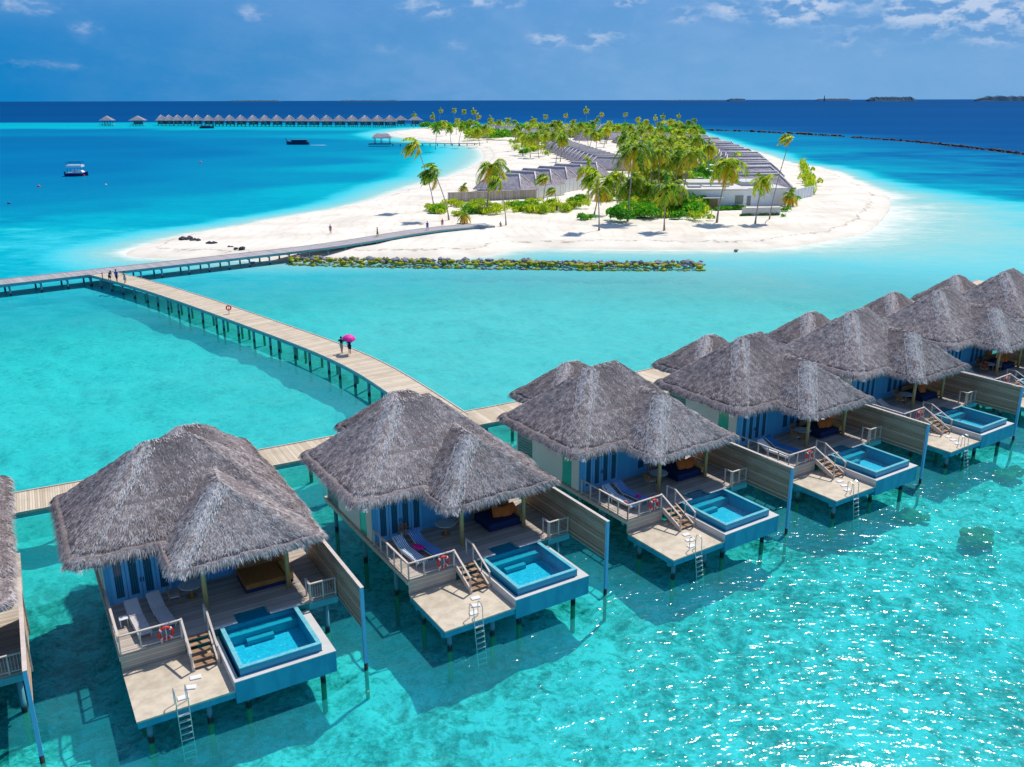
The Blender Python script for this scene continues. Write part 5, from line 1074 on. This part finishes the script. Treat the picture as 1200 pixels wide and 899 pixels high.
mb.build('sun_deck_rail', 'hull_blue', t); MB().box(-4.3, -3.8, -.35, .35, .2, 1.6).build('outboard_motor', 'black_rubber', t, bevel=.08)
tag(t, 'white canopied boat with a dark blue hull moored in the blue water at the left', 'boat')
def dhoni(px, py, L, lab, rz=0.):
    p = A(px, py, 0); t = empty('dhoni_boat', (p.x, p.y, 0), rz); mb = MB(); hull(mb, L, L*.25, L*.11, bow=.35); mb.build('hull', 'hull_dark', t)
    mb = MB(); mb.box(-L*.42, L*.25, -L*.10, L*.10, L*.115, L*.19); mb.build('cabin', 'hull_blue', t, bevel=.05); mb = MB(); mb.box(-L*.45, L*.30, -L*.12, L*.12, L*.193, L*.21); mb.build('roof', 'hut_shade', t, bevel=.04)
    mb = MB()
    for k in range(5): mb.box(-L*.38+k*L*.13, -L*.38+k*L*.13+L*.07, -L*.103, -L*.101, L*.14, L*.175)
    mb.build('windows', 'hut_blue', t); mb = MB(); mb.tube([(L*.46, 0, L*.13), (L*.52, 0, L*.26), (L*.51, 0, L*.30)], [.25, .16, .08], 6); mb.build('prow', 'hull_dark', t); tag(t, lab, 'boat'); return t
dhoni(349, 169.5, 14.5, 'dark blue ferry boat under way in the bay leaving a short white wake', R(176))
dhoni(242.5, 150.5, 14, 'small dark boat lying before the far row of huts', R(4))
wk = MB(); p_ = A(366, 170.2, 0); wk.poly([(p_.x-1, p_.y-.7), (p_.x+8, p_.y-1.6), (p_.x+9, p_.y-.2), (p_.x+6, p_.y+1.), (p_.x-1, p_.y+.6)], .015, .05); tag(wk.build('wake', 'foam'), kind='structure')
for px, py, r, mt_, lab in ((45.5, 219, .48, 'pink_buoy', 'pink mooring buoy left of the white boat'), (98.5, 206.5, .5, 'pink_buoy', 'pink mooring buoy touching the bow of the white boat'), (235, 191, .55, 'pink_buoy', 'pink mooring buoy alone in the middle of the blue bay'), (10.5, 239, .4, 'hull_dark', 'small dark buoy near the left edge'), (124, 217, .35, 'white_plastic', 'small pale buoy right of the white boat')):
    p = A(px, py, 0); t = empty('buoy', (p.x, p.y, .1)); MB().lathe((0, 0, 0), [(.05, -r), (r*.7, -r*.7), (r, 0), (r*.85, r*.5), (r*.45, r*.85), (.06, r)], 12).build('float', mt_, t, True); MB().torus((0, 0, r+.08), .09, .03, n=10, m_=6).build('ring', 'steel', t, True); tag(t, lab, 'buoy')

# ------------------------------------------------------------------ rocks
def rock_shape(g, s):
    import bmesh
    bm = bmesh.new(); bmesh.ops.create_icosphere(bm, subdivisions=1, radius=1.)
    V = [v.co.copy()*(.72+.5*g.random()) for v in bm.verts]; F_ = [[v.index for v in f.verts] for f in bm.faces]; bm.free(); sc = (s*g.uniform(.8, 1.3), s*g.uniform(.8, 1.3), s*g.uniform(.6, .9)); a = g.uniform(0, 6.3)
    return [(v.x*sc[0]*math.cos(a)-v.y*sc[1]*math.sin(a), v.x*sc[0]*math.sin(a)+v.y*sc[1]*math.cos(a), v.z*sc[2]) for v in V], F_
g = random.Random(5)
def rubble(name, pts, wid, spacing, size, mats, lab, low_z=-.25, hgt=.9, rows=4):
    ln = smooth_line(pts, 2); mb = MB(); d_ = []
    for a, b in zip(ln[:-1], ln[1:]):
        L = np.hypot(*(b-a)); k = max(1, int(L/spacing)); nrm = np.array([-(b-a)[1], (b-a)[0]])/L
        for q in range(k):
            for r in range(rows):
                f_ = r/(rows-1)*2-1; p = a+(b-a)*(q+g.random())/k+nrm*(f_*wid/2+g.uniform(-.3, .3)); z = low_z+(hgt-low_z)*(1-f_*f_)**.6*g.uniform(.7, 1.1)
                vs, fs = rock_shape(g, size*(.45+1.1*g.random()**1.6+(.5 if g.random() < .05 else 0))); mb.cur = 0 if len(mats) == 1 or (f_ > -.25 and g.random() < .85) or g.random() < .15 else 1; mb.add([(v[0]+p[0], v[1]+p[1], v[2]+z) for v in vs], fs)
    o = mb.build(name, mats); tag(o, lab, 'breakwater', kind='stuff'); return o
rubble('rock_breakwater', [A(343, 308, 0)[:2], A(430, 311, 0)[:2], A(600, 313, 0)[:2], A(740, 315.2, 0)[:2], A(824, 314.5, 0)[:2]], 4.2, .60, .40, ('rock_grey', 'rock_algae'), 'low straight breakwater of grey boulders with yellow green algae before the beach', low_z=.05, hgt=1.0, rows=7)
rubble('rock_breakwater', [A(820, 152.8, 0)[:2], A(880, 154.5, 0)[:2], A(990, 160.6, 0)[:2]], 3.5, 1.9, .95, ('rock_dark',), 'dark thin breakwater beyond the roofs, left part', hgt=.9, rows=3)
rubble('rock_breakwater', [A(998, 161.6, 0)[:2], A(1090, 168, 0)[:2], A(1215, 183.5, 0)[:2]], 3.2, 1.4, .75, ('rock_dark',), 'dark thin breakwater reaching the right edge of the picture', hgt=.8, rows=3)
def rock(name, loc, s, mat, lab, cat, n=5, grp=None):
    mb = MB()
    for k in range(n):
        vs, fs = rock_shape(g, s*g.uniform(.4, .8)); ox, oy = g.uniform(-1, 1)*s, g.uniform(-.6, .6)*s; mb.add([(v[0]+ox, v[1]+oy, v[2]+s*.1) for v in vs], fs)
    o = mb.build(name, mat); o.location = loc; tag(o, lab, cat, grp)
for px, py, s, lab in ((218, 281, 1.1, 'largest dark driftwood and rock cluster on the sand spit'), (229, 282.5, .8, 'dark rock cluster just right of the largest one on the spit'), (250, 286.5, .8, 'dark rock lying alone in the middle of the spit'), (270, 290, .45, 'small dark rock left of the last cluster by the boardwalk'), (281, 292, .7, 'small rock cluster on the spit nearest the boardwalk')):
    p = A(px, py, .9); rock('beach_rock', (p.x, p.y, .95), s, 'rock_dark', lab, 'rock')
for px, py, s, lab in ((1070, 600, .85, 'yellowish coral head under the water below the fourth pool'), (1140, 627, 1.0, 'broad brown coral head under the water right of the yellowish one'), (1183, 550, .9, 'dark coral head under the water near the right edge'), (1158, 618, .5, 'small coral knob beside the broad brown one'), (1110, 560, .6, 'pale brown coral patch under the water near the right screen')):
    p = A(px, py, -.9); rock('coral_head', (p.x, p.y, -1.35), s, 'coral', lab, 'coral', 7)
for px, py, lab in ((863, 293.5, 'small pale rock at the waterline below the grove'), (296, 308, 'small pale sandbag by the boardwalk foot')):
    p = A(px, py, .3); rock('beach_rock', (p.x, p.y, .25), .5, 'rock_grey', lab, 'rock', 3)

# ------------------------------------------------------------------ islands on the horizon
def far_island(px0, px1, dist, h, lab, mat='hazed_wood', beach=None):
    d0 = px_dir(px0, 117); d1 = px_dir(px1, 117); x0 = d0.x/d0.y*dist; x1 = d1.x/d1.y*dist; L = x1-x0; n = 60; gg = np.random.default_rng(int(px0)); vs = []; D = 250
    for i in range(n+1):
        t_ = i/n; e = min(1, min(t_, 1-t_)*9)**.5; z = h*e*(.75+.4*gg.random()); x = x0+L*t_
        vs += [(x, dist-D*e*.5, -1), (x, dist-D*.3*e, z*.85), (x, dist, z), (x, dist+D*.3*e, z*.85), (x, dist+D*.5*e, -1)]
    fs = [(5*i+k, 5*i+5+k, 5*i+6+k, 5*i+1+k) for i in range(n) for k in range(4)]
    o = MB().add(vs, fs).build('distant_island', mat); tag(o, lab, kind='structure')
    if beach:
        b0 = x0+L*beach[0]; b1 = x0+L*beach[1]; b = MB(); b.poly([(b0, dist-D*.55), (b1, dist-D*.55), (b1-L*.05, dist-D*.3), (b0+L*.05, dist-D*.3)], 0, 7); tag(b.build('distant_beach', 'sand'), kind='structure')
far_island(1015, 1073, 12000, 52, None, beach=(.15, .6)); far_island(1140, 1290, 12000, 60, None, beach=(.02, .13)); far_island(852, 874, 17000, 40, None); far_island(955, 998, 19000, 38, None); far_island(268, 330, 24000, 34, None); far_island(395, 470, 26000, 30, None); far_island(775, 852, 24000, 22, None)
p_ = px_dir(966, 117); k = 12500/p_.y; mb = MB(); mb.tube([(p_.x*k, 12500, 0), (p_.x*k, 12500, 75)], [9, 4], 6); single('radio_mast', mb, 'hazed_wood', 'thin mast on the far horizon island', 'mast')
